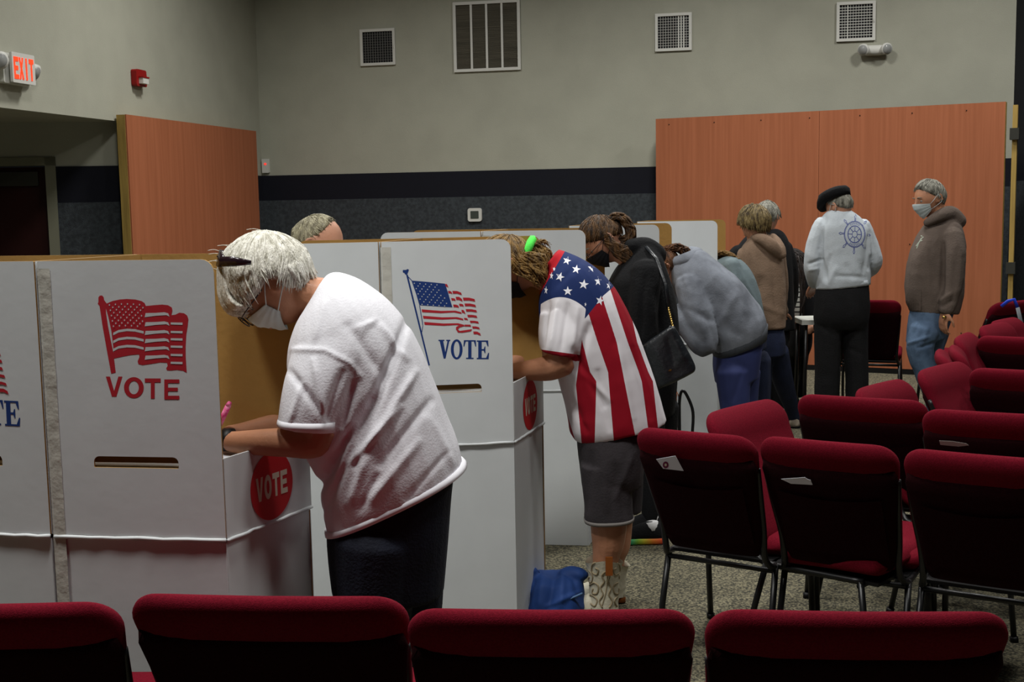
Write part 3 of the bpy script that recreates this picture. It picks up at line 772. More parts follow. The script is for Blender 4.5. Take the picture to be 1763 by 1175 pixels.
# folding table beside the check-in
tp = D(1378, 550, 9.0); tp.z = .74
t = thing('folding_table', 'white folding table left of the man in the black beret', 'table', (tp.x - .05, tp.y + .1, 0))
TO = Vector((tp.x + .23, tp.y + .12, 0))
g = Geo(); g.box(TO + Z * .725, .46, .34, .035); g.obj('tabletop', mat('table_white', (196, 198, 190), .5), t, smooth=False)
for i in (-1, 1):
    for j in (-1, 1):
        g = Geo(); g.tube([TO + Vector((.19 * i, .13 * j, .71)), TO + Vector((.20 * i, .14 * j, 0))], .014); g.obj('leg', M['tube'], t)

# ================================================================== people
def remesh(geo, vox, smooth=3, fac=.5):
    me = bpy.data.meshes.new('tmp'); me.from_pydata(geo.v, [], geo.f)
    bm = bmesh.new(); bm.from_mesh(me)
    bmesh.ops.recalc_face_normals(bm, faces=bm.faces); bm.to_mesh(me); bm.free()
    o = bpy.data.objects.new('tmp', me); C.objects.link(o)
    m = o.modifiers.new('r', 'REMESH'); m.mode = 'VOXEL'; m.voxel_size = vox; m.adaptivity = 0
    if smooth:
        s = o.modifiers.new('s', 'SMOOTH'); s.factor = fac; s.iterations = smooth
    dg = bpy.context.evaluated_depsgraph_get(); dg.update()
    r = bpy.data.meshes.new_from_object(o.evaluated_get(dg))
    g = Geo(); g.add([v.co.copy() for v in r.vertices], [list(p.vertices) for p in r.polygons])
    g.nrm = [v.normal.copy() for v in r.vertices]
    bpy.data.objects.remove(o); bpy.data.meshes.remove(me); bpy.data.meshes.remove(r)
    return g
def folds(g, fl, noise_amp=0.0, nscale=9.0, stretch=(1, 1, 1), clampz=None):
    """fl: folds in pixels (x1,y1,x2,y2,width px,amp m); pushes the cloth along its normal"""
    for i, v in enumerate(g.v):
        px, py = proj(v); d = 0
        for (x1, y1, x2, y2, w, a) in fl:
            dx, dy = x2 - x1, y2 - y1; L2 = dx * dx + dy * dy
            t = ((px - x1) * dx + (py - y1) * dy) / L2
            if t < -.15 or t > 1.15: continue
            tc = max(0, min(1, t)); ex, ey = px - x1 - dx * tc, py - y1 - dy * tc
            q = (ex * ex + ey * ey) / (w * w)
            if q < 6: d += a * math.exp(-q) * min(1, max(0, math.sin(PI * (t + .15) / 1.3)) * 1.4)
        if noise_amp:
            p = Vector((v.x * stretch[0], v.y * stretch[1], v.z * stretch[2])) * nscale
            d += noise_amp * (1 - 2 * abs(noise.noise(p))) + noise_amp * .4 * noise.noise(p * 2.7)
        g.v[i] = v + g.nrm[i] * d
    return g
EX = .82
class Fig:
    def __init__(s, name, label, d, group=None, base=None, vox=.006):
        s.d = d; s.vox = vox; s.label = label
        b = base or (CX, 0)
        s.root = thing('person', label, 'person', H(b[0], d + b[1], 0) if True else (0, 0, 0), group)
        s.body = Geo()
    def P(s, x, y, dz=0.0): return D(x, y, s.d + dz)
    def m(s, px, dz=0.0): return px * (s.d + dz) / FPX
    def loft(s, secs, k=4, n=26, ex=EX, shrink=1.0, cap=True, g=None):
        """secs: (x1,y1,x2,y2,b,dz): silhouette pixels of both sides, half depth, depth offset"""
        secs = [tuple(q) + (0.0,) * (6 - len(q)) for q in secs]
        g = g or Geo(); rings = []
        S = crom(secs, k)
        def ring(q, sc):
            p1, p2 = s.P(q[0], q[1], q[5]), s.P(q[2], q[3], q[5]); c = (p1 + p2) / 2; e = (p2 - p1) / 2 * sc; b = q[4] * sc
            out = []
            for j in range(n):
                a = 2 * PI * j / n; ca, sa = math.cos(a), math.sin(a)
                out.append(c + e * (abs(ca) ** ex * (1 if ca > 0 else -1)) + Vector((0, b, 0)) * (abs(sa) ** ex * (1 if sa > 0 else -1)))
            return out
        rings = [ring(q, shrink) for q in S]
        g.rings(rings, cap); return g
    def limb(s, pts, k=4, n=14, shrink=1.0, g=None, flat=1.0):
        """pts: (x,y,dz,radius px) or (x,y,dz,radius px, flat)"""
        S = crom([tuple(p[:4]) for p in pts], k); g = g or Geo()
        P_ = [s.P(q[0], q[1], q[2]) for q in S]; R_ = [max(.002, s.m(q[3], q[2]) * shrink) for q in S]
        # rounded ends
        t0 = (P_[0] - P_[1]).normalized(); t1 = (P_[-1] - P_[-2]).normalized()
        P_ = [P_[0] + t0 * R_[0] * .7, P_[0] + t0 * R_[0] * .45] + P_ + [P_[-1] + t1 * R_[-1] * .45, P_[-1] + t1 * R_[-1] * .7]
        R_ = [R_[0] * .3, R_[0] * .78] + R_ + [R_[-1] * .78, R_[-1] * .3]
        g.tube(P_, R_, n, flat); return g
    def add(s, g): s.body.add(g.v, g.f)
    def finish(s, skin, smooth=2):
        g = remesh(s.body, s.vox, smooth)
        return g.obj('body', skin, s.root)
    def garment(s, name, parts, m, vox=None, smooth=3, fl=(), na=0.0, ns=9.0, st=(1, 1, 1), label=None):
        G_ = Geo()
        for p in parts: G_.add(p.v, p.f)
        g = remesh(G_, vox or s.vox, smooth)
        if fl or na: folds(g, fl, na, ns, st)
        o = g.obj(name, m, s.root, label=label); s.last = g
        return o

# ---- head
def frame_of(fw, up):
    f = Vector(fw).normalized(); u = Vector(up); u = (u - f * u.dot(f)).normalized(); l = u.cross(f)
    return f, l, u
def hrad(d):
    """radius of the head in direction d (x forward, y left, z up), metres for a 0.235 m head"""
    x, y, z = d
    a, b, c = (.100 if x > 0 else .104), .078, (.118 if z > 0 else .122)
    if z < 0: b *= 1 - .22 * min(1, -z) ** 1.3; a *= (1 - .08 * -z) if x > 0 else (1 - .38 * min(1, -z))
    if x > 0 and z > 0: a *= 1 - .06 * z
    r = 1 / math.sqrt((x / a) ** 2 + (y / b) ** 2 + (z / c) ** 2)
    if x > .3:                                             # eye hollows, brow, chin
        for sy in (-1, 1):
            q = ((y - .33 * sy) ** 2 + (z - .02) ** 2) / .022; r -= .007 * math.exp(-q)
        r += .003 * math.exp(-((z - .16) ** 2) / .006) * math.exp(-(y ** 2) / .2)
        r += .006 * math.exp(-((z + .78) ** 2) / .03) * math.exp(-(y ** 2) / .06)
    return r
class Head:
    def __init__(s, c, fw, up, sc=1.0):
        s.c = Vector(c); s.f, s.l, s.u = frame_of(fw, up); s.s = sc
    def W(s, x, y, z): return s.c + (s.f * x + s.l * y + s.u * z) * s.s
    def S(s, d, off=0.0):                                   # surface point in local direction d
        d = Vector(d).normalized(); r = hrad(d) + off; return s.W(*(d * r))
    def skin(s, g):
        rings = []
        n, m_ = 36, 26
        for i in range(m_ + 1):
            th = max(.03, min(PI - .03, PI * i / m_))
            rings.append([s.S((math.sin(th) * math.cos(2 * PI * j / n), math.sin(th) * math.sin(2 * PI * j / n), -math.cos(th))) for j in range(n)])
        g.rings(rings)
        # nose
        g.tube([s.W(.088, 0, .022), s.W(.102, 0, -.005), s.W(.112, 0, -.024), s.W(.104, 0, -.036)], [q * s.s for q in (.008, .010, .0125, .008)], 10)
        # lips
        for zz, rr in ((-.058, .0065), (-.069, .0075)):
            g.tube([s.W(.083, .022, zz), s.W(.094, .01, zz), s.W(.096, 0, zz), s.W(.094, -.01, zz), s.W(.083, -.022, zz)], [q * s.s for q in (.003, rr, rr, rr, .003)], 8)
        # ears: rim and lobe
        for sy in (-1, 1):
            pts = []
            for k in range(10):
                a = -.5 + k / 9 * 4.6
                pts.append(s.W(-.012 - .018 * math.cos(a) * 1.0 - .004, sy * (.079 + .012 * math.sin(a / 4.1 * PI * .9)), -.008 + .031 * math.sin(a)))
            pts = []
            for k in range(11):
                a = math.radians(-60 + k * 27)
                pts.append(s.W(.000 - .019 + .018 * math.cos(a + .3), sy * (.076 + (.014 if math.cos(a) < .2 else .006)), -.006 + .031 * math.sin(a + .2)))
            g.tube(pts, [.0052 * s.s] * 11, 8)
            g.ball(s.W(-.017, sy * .076, -.008), (.014 * s.s, .010 * s.s, .026 * s.s), (s.f, s.l, s.u), 12, 8)
    def eyes(s, root, open_=True):
        for sy in (-1, 1):
            g = Geo(); g.ball(s.W(.0765, sy * .031, .004), .0118 * s.s, (s.f, s.l, s.u), 12, 8); e = g.obj('eye', M['eyewhite'], root)
            g = Geo(); g.ball(s.W(.0840, sy * .031, .002), (.0045 * s.s, .006 * s.s, .006 * s.s), (s.f, s.l, s.u), 10, 6); g.obj('iris', M['iris'], e)
            g = Geo(); g.tube([s.W(.093, sy * .012, .026), s.W(.096, sy * .03, .031), s.W(.084, sy * .052, .026)], [.003 * s.s, .004 * s.s, .002 * s.s], 6); g.obj('eyebrow', M['brow'], root)
    def mask(s, root, m, loops=True, yt=-.12, bulge=.010, lm=None):
        """surgical mask shell over nose, mouth and chin"""
        rows = []; NI, NJ = 14, 22
        for i in range(NI + 1):
            q = i / NI; row = []
            for j in range(NJ + 1):
                az = (j / NJ * 2 - 1) * .98
                el_top = -.04 - .22 * abs(az) ** 1.3; el_bot = -1.02 + .26 * abs(az) ** 1.5
                el = el_top + (el_bot - el_top) * q
                d = Vector((math.cos(el) * math.cos(az), math.cos(el) * math.sin(az), math.sin(el)))
                b = bulge * (math.cos(az) ** 2) + .004 + .012 * math.exp(-(az / .3) ** 2) * math.exp(-((q - .25) / .3) ** 2) + .0012 * math.sin(q * 4 * 2 * PI) * math.cos(az)
                row.append(s.S(d, b))
            rows.append(row)
        g = Geo(); g.rings(rows, closed=False, cap=False)
        inner = [[p + (s.c - p).normalized() * .002 for p in r] for r in rows]
        g.rings(inner, closed=False, cap=False)
        o = g.obj('face_mask', m, root)
        if loops:
            for j, sy in ((0, -1), (NJ, 1)):
                g = Geo(); a, b = rows[1][j], rows[NI - 2][j]
                ear_t = s.W(-.008, sy * .090, .024); ear_b = s.W(-.026, sy * .090, -.028); ear_m = s.W(-.036, sy * .088, .002)
                pts = [a, a * .6 + ear_t * .4 + s.l * sy * .006, ear_t, ear_m, ear_b, b * .5 + ear_b * .5 + s.l * sy * .004, b]
                g.tube(pts, .0016 * s.s, 5); g.obj('ear_loop', lm or m, o)
        return o

def hair(H_, root, m, crown=(-.25, 0, .97), lims=None, front=58, side=95, back=125, thick=.016, nclump=130, rad=.008, seed=1, flare=.012, droop=.0, name='hair', clump_sub=7, m2=None, wav=.006, lastlen=1.0, skip=None, world_down=.0, shape=False):
    """a cap over the scalp plus locks that run from the crown"""
    rnd = random.Random(seed)
    cz = Vector(crown).normalized(); cx = (Vector((1, 0, 0)) - cz * cz.x).normalized(); cy = cz.cross(cx)
    def lim(az):
        if lims:
            a = abs(math.degrees(math.atan2(math.sin(az), math.cos(az))))
            for (a0, l0), (a1, l1) in zip(lims[:-1], lims[1:]):
                if a0 <= a <= a1:
                    q = (a - a0) / (a1 - a0); q = q * q * (3 - 2 * q); return math.radians(l0 + (l1 - l0) * q)
        c = math.cos(az)
        v = side + (front - side) * max(0, c) ** 1.2 + (back - side) * max(0, -c) ** 1.0
        return math.radians(v)
    def tmul(q, az): return 1 if not shape else 1 - .62 * q * max(0, -math.cos(az)) - .35 * q * abs(math.sin(az))
    def dr(th, az): return cz * math.cos(th) + (cx * math.cos(az) + cy * math.sin(az)) * math.sin(th)
    g = Geo(); rings = []; n = 44; m_ = 24
    for i in range(m_ + 1):
        q = i / m_; row = []
        for j in range(n):
            az = 2 * PI * j / n; th = max(.02, lim(az) * q)
            e = thick * tmul(q, az) * (1 - max(0, (q - .86) / .14) ** 2 * 1.15)
            e += .0022 * math.sin(az * 19 + 3 * math.sin(q * 3)) * q + .003 * noise.noise(Vector((az * 3, q * 4, seed)))
            row.append(H_.S(dr(th, az), e))
        rings.append(row)
    g.rings(rings, cap=True)
    root_h = g.obj(name, m, root)
    g = Geo()
    for k in range(int(nclump * 1.7)):
        az = rnd.uniform(0, 2 * PI); L = lim(az) * rnd.uniform(.82, 1.06) * lastlen
        if skip and skip(az): continue
        st = rnd.uniform(.02, .62) * L; sw = rnd.uniform(-.35, .35); ph = rnd.uniform(0, 6)
        pts = []; rr = []
        r0 = rad * rnd.uniform(.45, 1.0)
        for i in range(clump_sub + 1):
            q = i / clump_sub; th = st + (L - st) * q
            a2 = az + sw * q + .06 * math.sin(ph + q * 4)
            off = thick * .93 * tmul(min(1, th / lim(az)), a2) + .002 * math.sin(ph) + flare * q * q * rnd.uniform(.4, 1)
            p = H_.S(dr(th, a2), off + wav * .3 * math.sin(ph + q * 5))
            p = p - Z * (world_down * q ** 3 * rnd.uniform(.5, 1.2))
            pts.append(p); rr.append(H_.s * r0 * (math.sin(PI * min(1, .12 + q * .9)) ** .6 if q < 1 else .12))
        g.tube(pts, [max(.0008, r) for r in rr], 6, .55, up=(pts[0] - H_.c).normalized())
    g.obj('hair_locks', m2 or m, root_h)['kind'] = 'stuff'
    return root_h
def lock(g, pts, rads, n=7, flat=.6, k=4):
    S = crom([tuple(p) + (r,) for p, r in zip(pts, rads)], k)
    g.tube([Vector(q[:3]) for q in S], [max(.0008, q[3]) for q in S], n, flat)

def hand(wrist, direction, palm_n, sc=1.0, curl=.6, thumb_side=1, spread=.08):
    """five-fingered hand; direction = wrist to knuckles, palm_n = out of the palm"""
    d, n_, _ = Vector(direction).normalized(), Vector(palm_n), 0
    n_ = (n_ - d * n_.dot(d)).normalized(); s_ = d.cross(n_)                       # sideways
    w = Vector(wrist); g = Geo()
    rows = []
    for q, hw, th in ((-.15, .024, .018), (.1, .028, .019), (.45, .038, .016), (.8, .041, .014), (1, .040, .012)):
        c = w + d * (.088 * q * sc)
        rows.append([c + s_ * (hw * sc * math.cos(2 * PI * j / 16)) + n_ * (th * sc * math.sin(2 * PI * j / 16)) for j in range(16)])
    g.rings(rows)
    for i, (off, L, r) in enumerate(((-.031, .070, .0085), (-.0105, .079, .009), (.0105, .073, .0088), (.030, .058, .0078))):
        b = w + d * (.078 * sc) + s_ * (off * sc * thumb_side * -1)
        dir_ = (d + s_ * (off * spread * 12 * -thumb_side)).normalized(); pts = [b, b + dir_ * .012 * sc]; rr = [r * 1.05 * sc, r * sc]; p = pts[-1]
        for k, fr in enumerate((.42, .32, .26)):
            a = curl * (.45 + k * .55)
            dd = (dir_ * math.cos(a) + n_ * math.sin(a)).normalized(); p = p + dd * (L * fr * sc); pts.append(p); rr.append(r * (1 - .1 * (k + 1)) * sc)
        g.tube(pts, rr, 8); g.ball(pts[-1], rr[-1], n=8, m=6)
    b = w + d * (.022 * sc) + s_ * (.024 * sc * thumb_side); td = (d * .75 + s_ * .62 * thumb_side + n_ * .35).normalized()
    p1 = b + td * .035 * sc; p2 = p1 + (td * .8 + d * .3 + n_ * curl * .3).normalized() * .032 * sc; p3 = p2 + (d * .8 + n_ * curl * .5).normalized() * .024 * sc
    g.tube([b, p1, p2, p3], [.013 * sc, .0115 * sc, .010 * sc, .0078 * sc], 8); g.ball(p3, .0078 * sc, n=8, m=6)
    return g
def shoe(heel, toe_dir, L=.27, m=None, root=None, sole=None, w=.048, h=.075, name='shoe', collar=None, soleh=.022):
    d = Vector(toe_dir); d.z = 0; d.normalize(); s_ = Vector((d.y, -d.x, 0)); hl = Vector(heel); hl.z = 0
    up = []; so = []
    for q, hw, hh in ((0, .6, .6), (.04, .8, .95), (.15, .88, 1.0), (.3, .85, 1.0), (.45, .86, .86), (.6, 1.0, .68), (.78, 1.05, .55), (.92, .85, .46), (.99, .5, .36)):
        c = hl + d * (L * q)
        up.append([c + s_ * (w * hw * math.cos(a)) + Z * (soleh * .6 + max(0, h * hh * math.sin(a)) if math.sin(a) > 0 else soleh * .6) for a in [2 * PI * j / 18 for j in range(18)]])
        so.append([c + s_ * ((w + .004) * hw * (abs(math.cos(a)) ** .5) * (1 if math.cos(a) > 0 else -1)) + Z * (soleh / 2 + soleh / 2 * (abs(math.sin(a)) ** .5) * (1 if math.sin(a) > 0 else -1)) for a in [2 * PI * j / 18 for j in range(18)]])
    g = Geo(); g.rings(up); o = g.obj(name, m, root)
    g = Geo(); g.rings(so); g.obj('sole', sole or M['black'], o)
    return o

def hmat(name, c1, c2, rough=.55):
    return mat(name, c1, rough, 0, 60, .5, 260, stretch=(1, 1, .35), col2=c2, spec=.35, detail=6)
M['eyewhite'] = mat('eye_white', (150, 144, 136), .3); M['iris'] = mat('iris', (50, 40, 34), .3); M['brow'] = mat('brow_hair', (120, 112, 100), .8)
M['skin'] = mat('skin_tanned', (176, 124, 94), .5, .1, 12, .1, 90, spec=.35)
M['skin2'] = mat('skin_light', (186, 136, 110), .5, .1, 12, .1, 90, spec=.35)
M['tee'] = mat('white_cotton', (226, 226, 232), .85, .02, 5, .15, 160)
M['hem'] = mat('white_cotton_hem', (232, 232, 238), .85)
M['jeansdk'] = mat('dark_navy_denim', (14, 19, 34), .85, .25, 10, .3, 120)
M['silver'] = hmat('silver_hair', (232, 230, 220), (176, 173, 158))
M['mask'] = mat('pale_mask', (196, 208, 208), .75, .03, 10, .1, 60)
M['maskb'] = mat('blue_mask_side', (150, 180, 190), .75)
M['blackcloth'] = mat('black_cloth', (9, 10, 13), .9, .2, 10, .3, 90)

# ---------------------------------------------------------------- 1: woman in the white shirt
def legs(f, hips, legpts, m, vox=None, name='trousers', body=True, sh=.84, fl=(), na=.0):
    """hips: loft sections; legpts: list of limb point lists"""
    parts = [f.loft(hips)] + [f.limb(l) for l in legpts]
    f.garment(name, parts, m, vox, 3, fl, na, 7)
    if body:
        f.add(f.loft(hips, shrink=sh))
        for l in legpts: f.add(f.limb(l, shrink=sh))
f = Fig('person', 'white-haired woman in white t-shirt and face mask writing at nearest booth', 3.48, base=(660, 0), vox=.006)
FY = lambda x, d: proj(H(x, d, 0))[1]
T = [(566, 908, 797, 802, .205, 0), (558, 868, 788, 765, .215, 0), (548, 815, 768, 714, .215, 0), (526, 772, 745, 655, .215, 0), (508, 715, 724, 604, .215, 0),
     (500, 655, 698, 556, .215, 0), (500, 602, 660, 513, .20, 0), (512, 560, 618, 483, .155, 0), (528, 533, 583, 470, .10, 0), (538, 520, 566, 472, .075, 0)]
slv = [(585, 562, -.10, 62), (577, 610, -.15, 66), (560, 655, -.17, 64), (543, 700, -.18, 56), (535, 722, -.18, 50)]
slv_s = [(505, 600, 655, 545, .085, -.12), (492, 650, 640, 610, .09, -.145), (484, 695, 612, 670, .086, -.16), (480, 725, 588, 722, .080, -.165), (479, 732, 584, 742, .078, -.165)]
slf_s = [(515, 590, 620, 545, .07, .12), (505, 650, 600, 620, .075, .13), (500, 690, 580, 690, .07, .14), (497, 700, 575, 712, .065, .14)]
FL1 = [(700, 555, 610, 800, 9, -.014), (680, 600, 560, 880, 8, -.012), (715, 640, 640, 760, 8, .010), (640, 690, 540, 850, 12, -.015), (690, 700, 600, 800, 7, .010),
       (600, 740, 560, 830, 8, -.014), (742, 690, 655, 800, 9, -.010), (630, 790, 600, 870, 9, .008), (575, 780, 548, 840, 8, -.012), (720, 760, 640, 860, 10, .009),
       (500, 640, 560, 720, 7, -.012), (540, 620, 560, 730, 6, .009), (590, 640, 560, 725, 8, -.012), (520, 660, 500, 725, 6, .007), (610, 660, 590, 735, 7, -.014),
       (502, 602, 560, 603, 5, .006), (560, 603, 602, 625, 5, .006), (602, 625, 622, 650, 5, .005), (600, 560, 652, 640, 10, -.009), (655, 560, 700, 620, 7, .008), (560, 520, 540, 590, 6, .005),
       (770, 780, 700, 860, 6, -.006), (740, 720, 780, 800, 8, .006), (620, 880, 650, 820, 8, -.006)]
FL1 = [q[:4] + (q[4] * .85, q[5] * .8) for q in FL1]
f.garment('tee_shirt', [f.loft(T), f.loft(slv_s, n=22), f.loft(slf_s, n=18)], M['tee'], .006, 3, FL1, .0014, 5.0, (1, .6, 1))
# hem bands
def band(f, l, r, b, dz, h, m, name, off=.004, n=40, b2=None):
    """flat ring of cloth between two silhouette pixels"""
    g = Geo(); rings = []
    for q, o_ in ((0, off - .006), (0, off), (.5, off + .001), (1, off), (1, off - .006)):
        p1, p2 = f.P(l[0] + (l[2] - l[0]) * q, l[1] + (l[3] - l[1]) * q, dz), f.P(r[0] + (r[2] - r[0]) * q, r[1] + (r[3] - r[1]) * q, dz)
        c = (p1 + p2) / 2; e = (p2 - p1) / 2; L = e.length; bb = b
        ring = []
        for j in range(n):
            a = 2 * PI * j / n; ca, sa = math.cos(a), math.sin(a)
            ring.append(c + e * ((1 + o_ / L) * abs(ca) ** EX * (1 if ca > 0 else -1)) + Vector((0, bb + o_, 0)) * (abs(sa) ** EX * (1 if sa > 0 else -1)))
        rings.append(ring)
    g.rings(rings, cap=False); return g.obj(name, m, f.root)
band(f, (562, 906, 563, 916), (797, 794, 804, 803), .205, 0, 0, M['hem'], 'hem_band', off=.0015)
band(f, (481, 720, 479, 730), (588, 722, 582, 741), .080, -.165, 0, M['hem'], 'sleeve_hem', off=.002)
# head
hc = f.P(471, 493, 0)
hd = Head(hc, (-.66, -.08, -.75), (-.75, 0, .66), 1.0)
hd.skin(f.body); hd.eyes(f.root)
f.add(f.limb([(488, 500, 0, 32), (520, 508, 0, 33), (560, 515, 0, 36), (600, 535, 0, 40)]))
f.add(f.loft(T[1:-1], shrink=.86))
# near arm with rolled wrist inside the booth, far arm holding the pen
f.add(f.limb([(580, 600, -.10, 30), (560, 670, -.15, 32), (545, 738, -.17, 33)]))
f.add(f.limb([(556, 735, -.17, 36), (540, 760, -.17, 31), (500, 762, -.165, 27), (455, 762, -.15, 24), (410, 762, -.12, 20), (385, 758, -.09, 16)]))
f.add(f.limb([(560, 600, .13, 38), (545, 680, .13, 32), (520, 728, .13, 27), (470, 735, .10, 22), (420, 745, .06, 18), (392, 748, .03, 15)]))
f.add(hand(f.P(385, 757, -.09), (-1, .25, -.10), (0, .1, -1), .98, .45, 1))
f.add(hand(f.P(392, 748, .03), (-1, -.15, -.12), (0, -.3, -1), .95, .95, -1))
legs(f, [(575, 850, 786, 790, .18, 0), (565, 905, 778, 850, .185, 0), (567, 960, 772, 930, .18, 0), (574, 1020, 764, 1020, .165, 0)],
     [[(650, 930, -.09, 78), (645, 1060, -.09, 66), (640, 1180, -.10, 56), (632, 1300, -.10, 46), (630, FY(630, 3.38) - 35, -.10, 42)],
      [(690, 930, .09, 80), (697, 1060, .09, 66), (690, 1160, .10, 56), (690, 1250, .10, 44), (690, FY(690, 3.58) - 32, .10, 40)]], M['jeansdk'], .008)
f.finish(M['skin'])
for x, dz in ((655, -.10), (712, .10)): shoe(H(x, f.d + dz, 0), (-1, 0, 0), .26, M['black'], f.root)
# hair, mask, glasses
hh = hair(hd, f.root, M['silver'], crown=(-.68, 0, .73), lims=[(0, 108), (25, 108), (50, 112), (68, 100), (82, 80), (102, 77), (122, 98), (180, 107)], thick=.050, nclump=360, rad=.006, seed=3, flare=.004, wav=.005, clump_sub=9, shape=True)
g = Geo(); r_ = random.Random(5)
for k in range(60):                                         # fringe sweeping over the brow to the temple
    y0 = r_.uniform(-.85, .85)
    p0 = hd.S((.35, y0 * .5, .93), .046); p1 = hd.S((.72, y0 * .8, .62), .050); p2 = hd.S((.88, y0 * 1.0, .30), .040 + r_.uniform(0, .010)); p3 = hd.S((.92, y0 * 1.15, .05 + r_.uniform(-.08, .1)), .018)
    lock(g, [p0, p1, p2, p3], [.003, .006, .0055, .001])
for k in range(70):                                         # nape locks, flicking outward
    a = r_.uniform(-1, 1); L = r_.uniform(.25, .62)
    p0 = hd.S((-.8, a * .95, .25), .024); p1 = hd.S((-.85, a, -.1), .029); p2 = hd.S((-.80, a, -L * .8), .030); p3 = hd.S((-.72, a, -L - .1), .022 + r_.uniform(0, .02))
    lock(g, [p0, p1, p2, p3], [.003, .0075, .006, .001])
for k in range(14):                                         # flyaway strands on top
    p0 = hd.S((-.4 + r_.uniform(-.5, .9), r_.uniform(-.3, .3), 1), .050); p1 = p0 + Vector((r_.uniform(-.03, .03), 0, r_.uniform(.004, .012))); p2 = p1 + Vector((-.02, 0, -.002))
    lock(g, [p0, p1, p2], [.0008, .0008, .0005], n=4)
g.obj('loose_hair', M['silver'], hh)['kind'] = 'stuff'
hd.mask(f.root, M['mask'])
M['dkplastic'] = mat('dark_tortoise', (36, 22, 28), .2, spec=.6)
g = Geo()                                                   # reading glasses low on the nose
for sy in (-1, 1):
    c = hd.W(.128, sy * .033, -.004)
    g.tube([c + hd.l * (.026 * math.cos(a)) * hd.s + hd.u * (.020 * math.sin(a)) * hd.s for a in [2 * PI * k / 20 for k in range(21)]], .0019, 6)
    g.tube([hd.W(.128, sy * .058, .004), hd.W(.10, sy * .076, .006), hd.W(.02, sy * .086, .010)], .0018, 6)
g.tube([hd.W(.128, -.008, .002), hd.W(.133, 0, .005), hd.W(.128, .008, .002)], .0018, 6)
g.obj('reading_glasses', M['dkplastic'], f.root)
g = Geo()                                                   # sunglasses pushed up on the head
for sy in (-1, 1):
    g.tube([hd.W(.030, sy * .100, .142), hd.W(.008, sy * .116, .116), hd.W(-.022, sy * .118, .076)], [.014, .014, .006], 8, .45)
    hv = (hd.f - hd.u * .5).normalized() * .021; nn = (hd.f * .5 + hd.u).normalized()
    rr = []
    for q in (-1, -.6, 0, .6, 1):
        cc = hd.W(.034 - .006 * q * q, sy * (.055 + .042 * q), .170 - .010 * (q + 1) ** 1.5); w_ = 1 - .25 * abs(q) ** 3
        rr.append([cc + hv * w_ + nn * .003, cc - hv * w_ + nn * .003, cc - hv * w_ - nn * .003, cc + hv * w_ - nn * .003])
    g.rings(rr)
g.tube([hd.W(.034, -.018, .171), hd.W(.034, .018, .171)], .004, 6)
g.obj('sunglasses', M['dkplastic'], f.root, smooth=True)
g = Geo(); wp = f.P(394, 758, -.10); g.tube([wp + Vector((.012, 0, 0)), wp + Vector((-.014, .004, 0))], .033, 20); g.obj('watch', M['black'], f.root)
# pen
g = Geo(); a, b = f.P(376, 735, .02), f.P(393, 699, .0); g.tube([a + (a - b) * .9, a + (a - b) * .1], [.002, .0075], 10); g.tube([a, b], .0085, 12); g.tube([b, b + (b - a).normalized() * .012], [.0085, .006], 12)
tag(g.obj('pen', mat('pink_print', (214, 40, 120), .5, .0, 60, col2=(240, 150, 190))), 'pink pen held inside the nearest booth', 'pen')
# ballot papers on the first shelf
def ballot(N, u, v, label, a=.35, b=.4):
    c = xy(N) + u * a + v * b; U, V = u.normalized(), v.normalized()
    g = Geo(); g.add([c + U * sx * .14 + V * sy * .105 + Z * (SHZ - .0015 + k) for k in (0, .002) for sx, sy in ((-1, -1), (1, -1), (1, 1), (-1, 1))], [(3, 2, 1, 0), (4, 5, 6, 7), (0, 1, 5, 4), (1, 2, 6, 5), (2, 3, 7, 6), (3, 0, 4, 7)])
    tag(g.obj('ballot_paper', M['paper'], smooth=False), label, 'paper')
g = Geo(); ca = b1N; U, V = u1.normalized(), v1.normalized(); c = xy(b1N) + U * .06 + V * .03
ballot(b1N, u1, v1, 'white ballot sheet on the shelf under the forearms at nearest booth', .42, .45)

# ---------------------------------------------------------------- 2: person in the star-and-stripe shirt
def star_material():
    m = bpy.data.materials.new('star_stripe_cloth'); m.use_nodes = True; nt = m.node_tree; b = nt.nodes['Principled BSDF']; b.inputs['Roughness'].default_value = .8
    b.inputs['Specular IOR Level'].default_value = .2
    def attr(n):
        a = nt.nodes.new('ShaderNodeAttribute'); a.attribute_name = n; return a.outputs['Fac']
    def math_(op, a, v=None):
        n = nt.nodes.new('ShaderNodeMath'); n.operation = op; nt.links.new(a, n.inputs[0])
        if v is not None: n.inputs[1].default_value = v
        return n.outputs[0]
    def mix(fac, c1, c2):
        n = nt.nodes.new('ShaderNodeMix'); n.data_type = 'RGBA'; nt.links.new(fac, n.inputs[0])
        for s_, c in ((6, c1), (7, c2)):
            if isinstance(c, tuple): n.inputs[s_].default_value = c
            else: nt.links.new(c, n.inputs[s_])
        return n.outputs[2]
    st = math_('LESS_THAN', math_('MODULO', attr('stripe'), 2.0), 1.0)
    c = mix(st, lin((226, 224, 228)), lin((150, 14, 34)))
    c = mix(math_('GREATER_THAN', attr('yoke'), 0.0), c, lin((26, 44, 92)))
    c = mix(math_('GREATER_THAN', attr('collar'), 0.0), c, lin((178, 24, 38)))
    c = mix(math_('GREATER_THAN', attr('sleeve'), 0.0), c, lin((226, 224, 228)))
    c = mix(math_('GREATER_THAN', attr('cuff'), 0.0), c, lin((140, 14, 32)))
    nt.links.new(c, b.inputs['Base Color'])
    return m
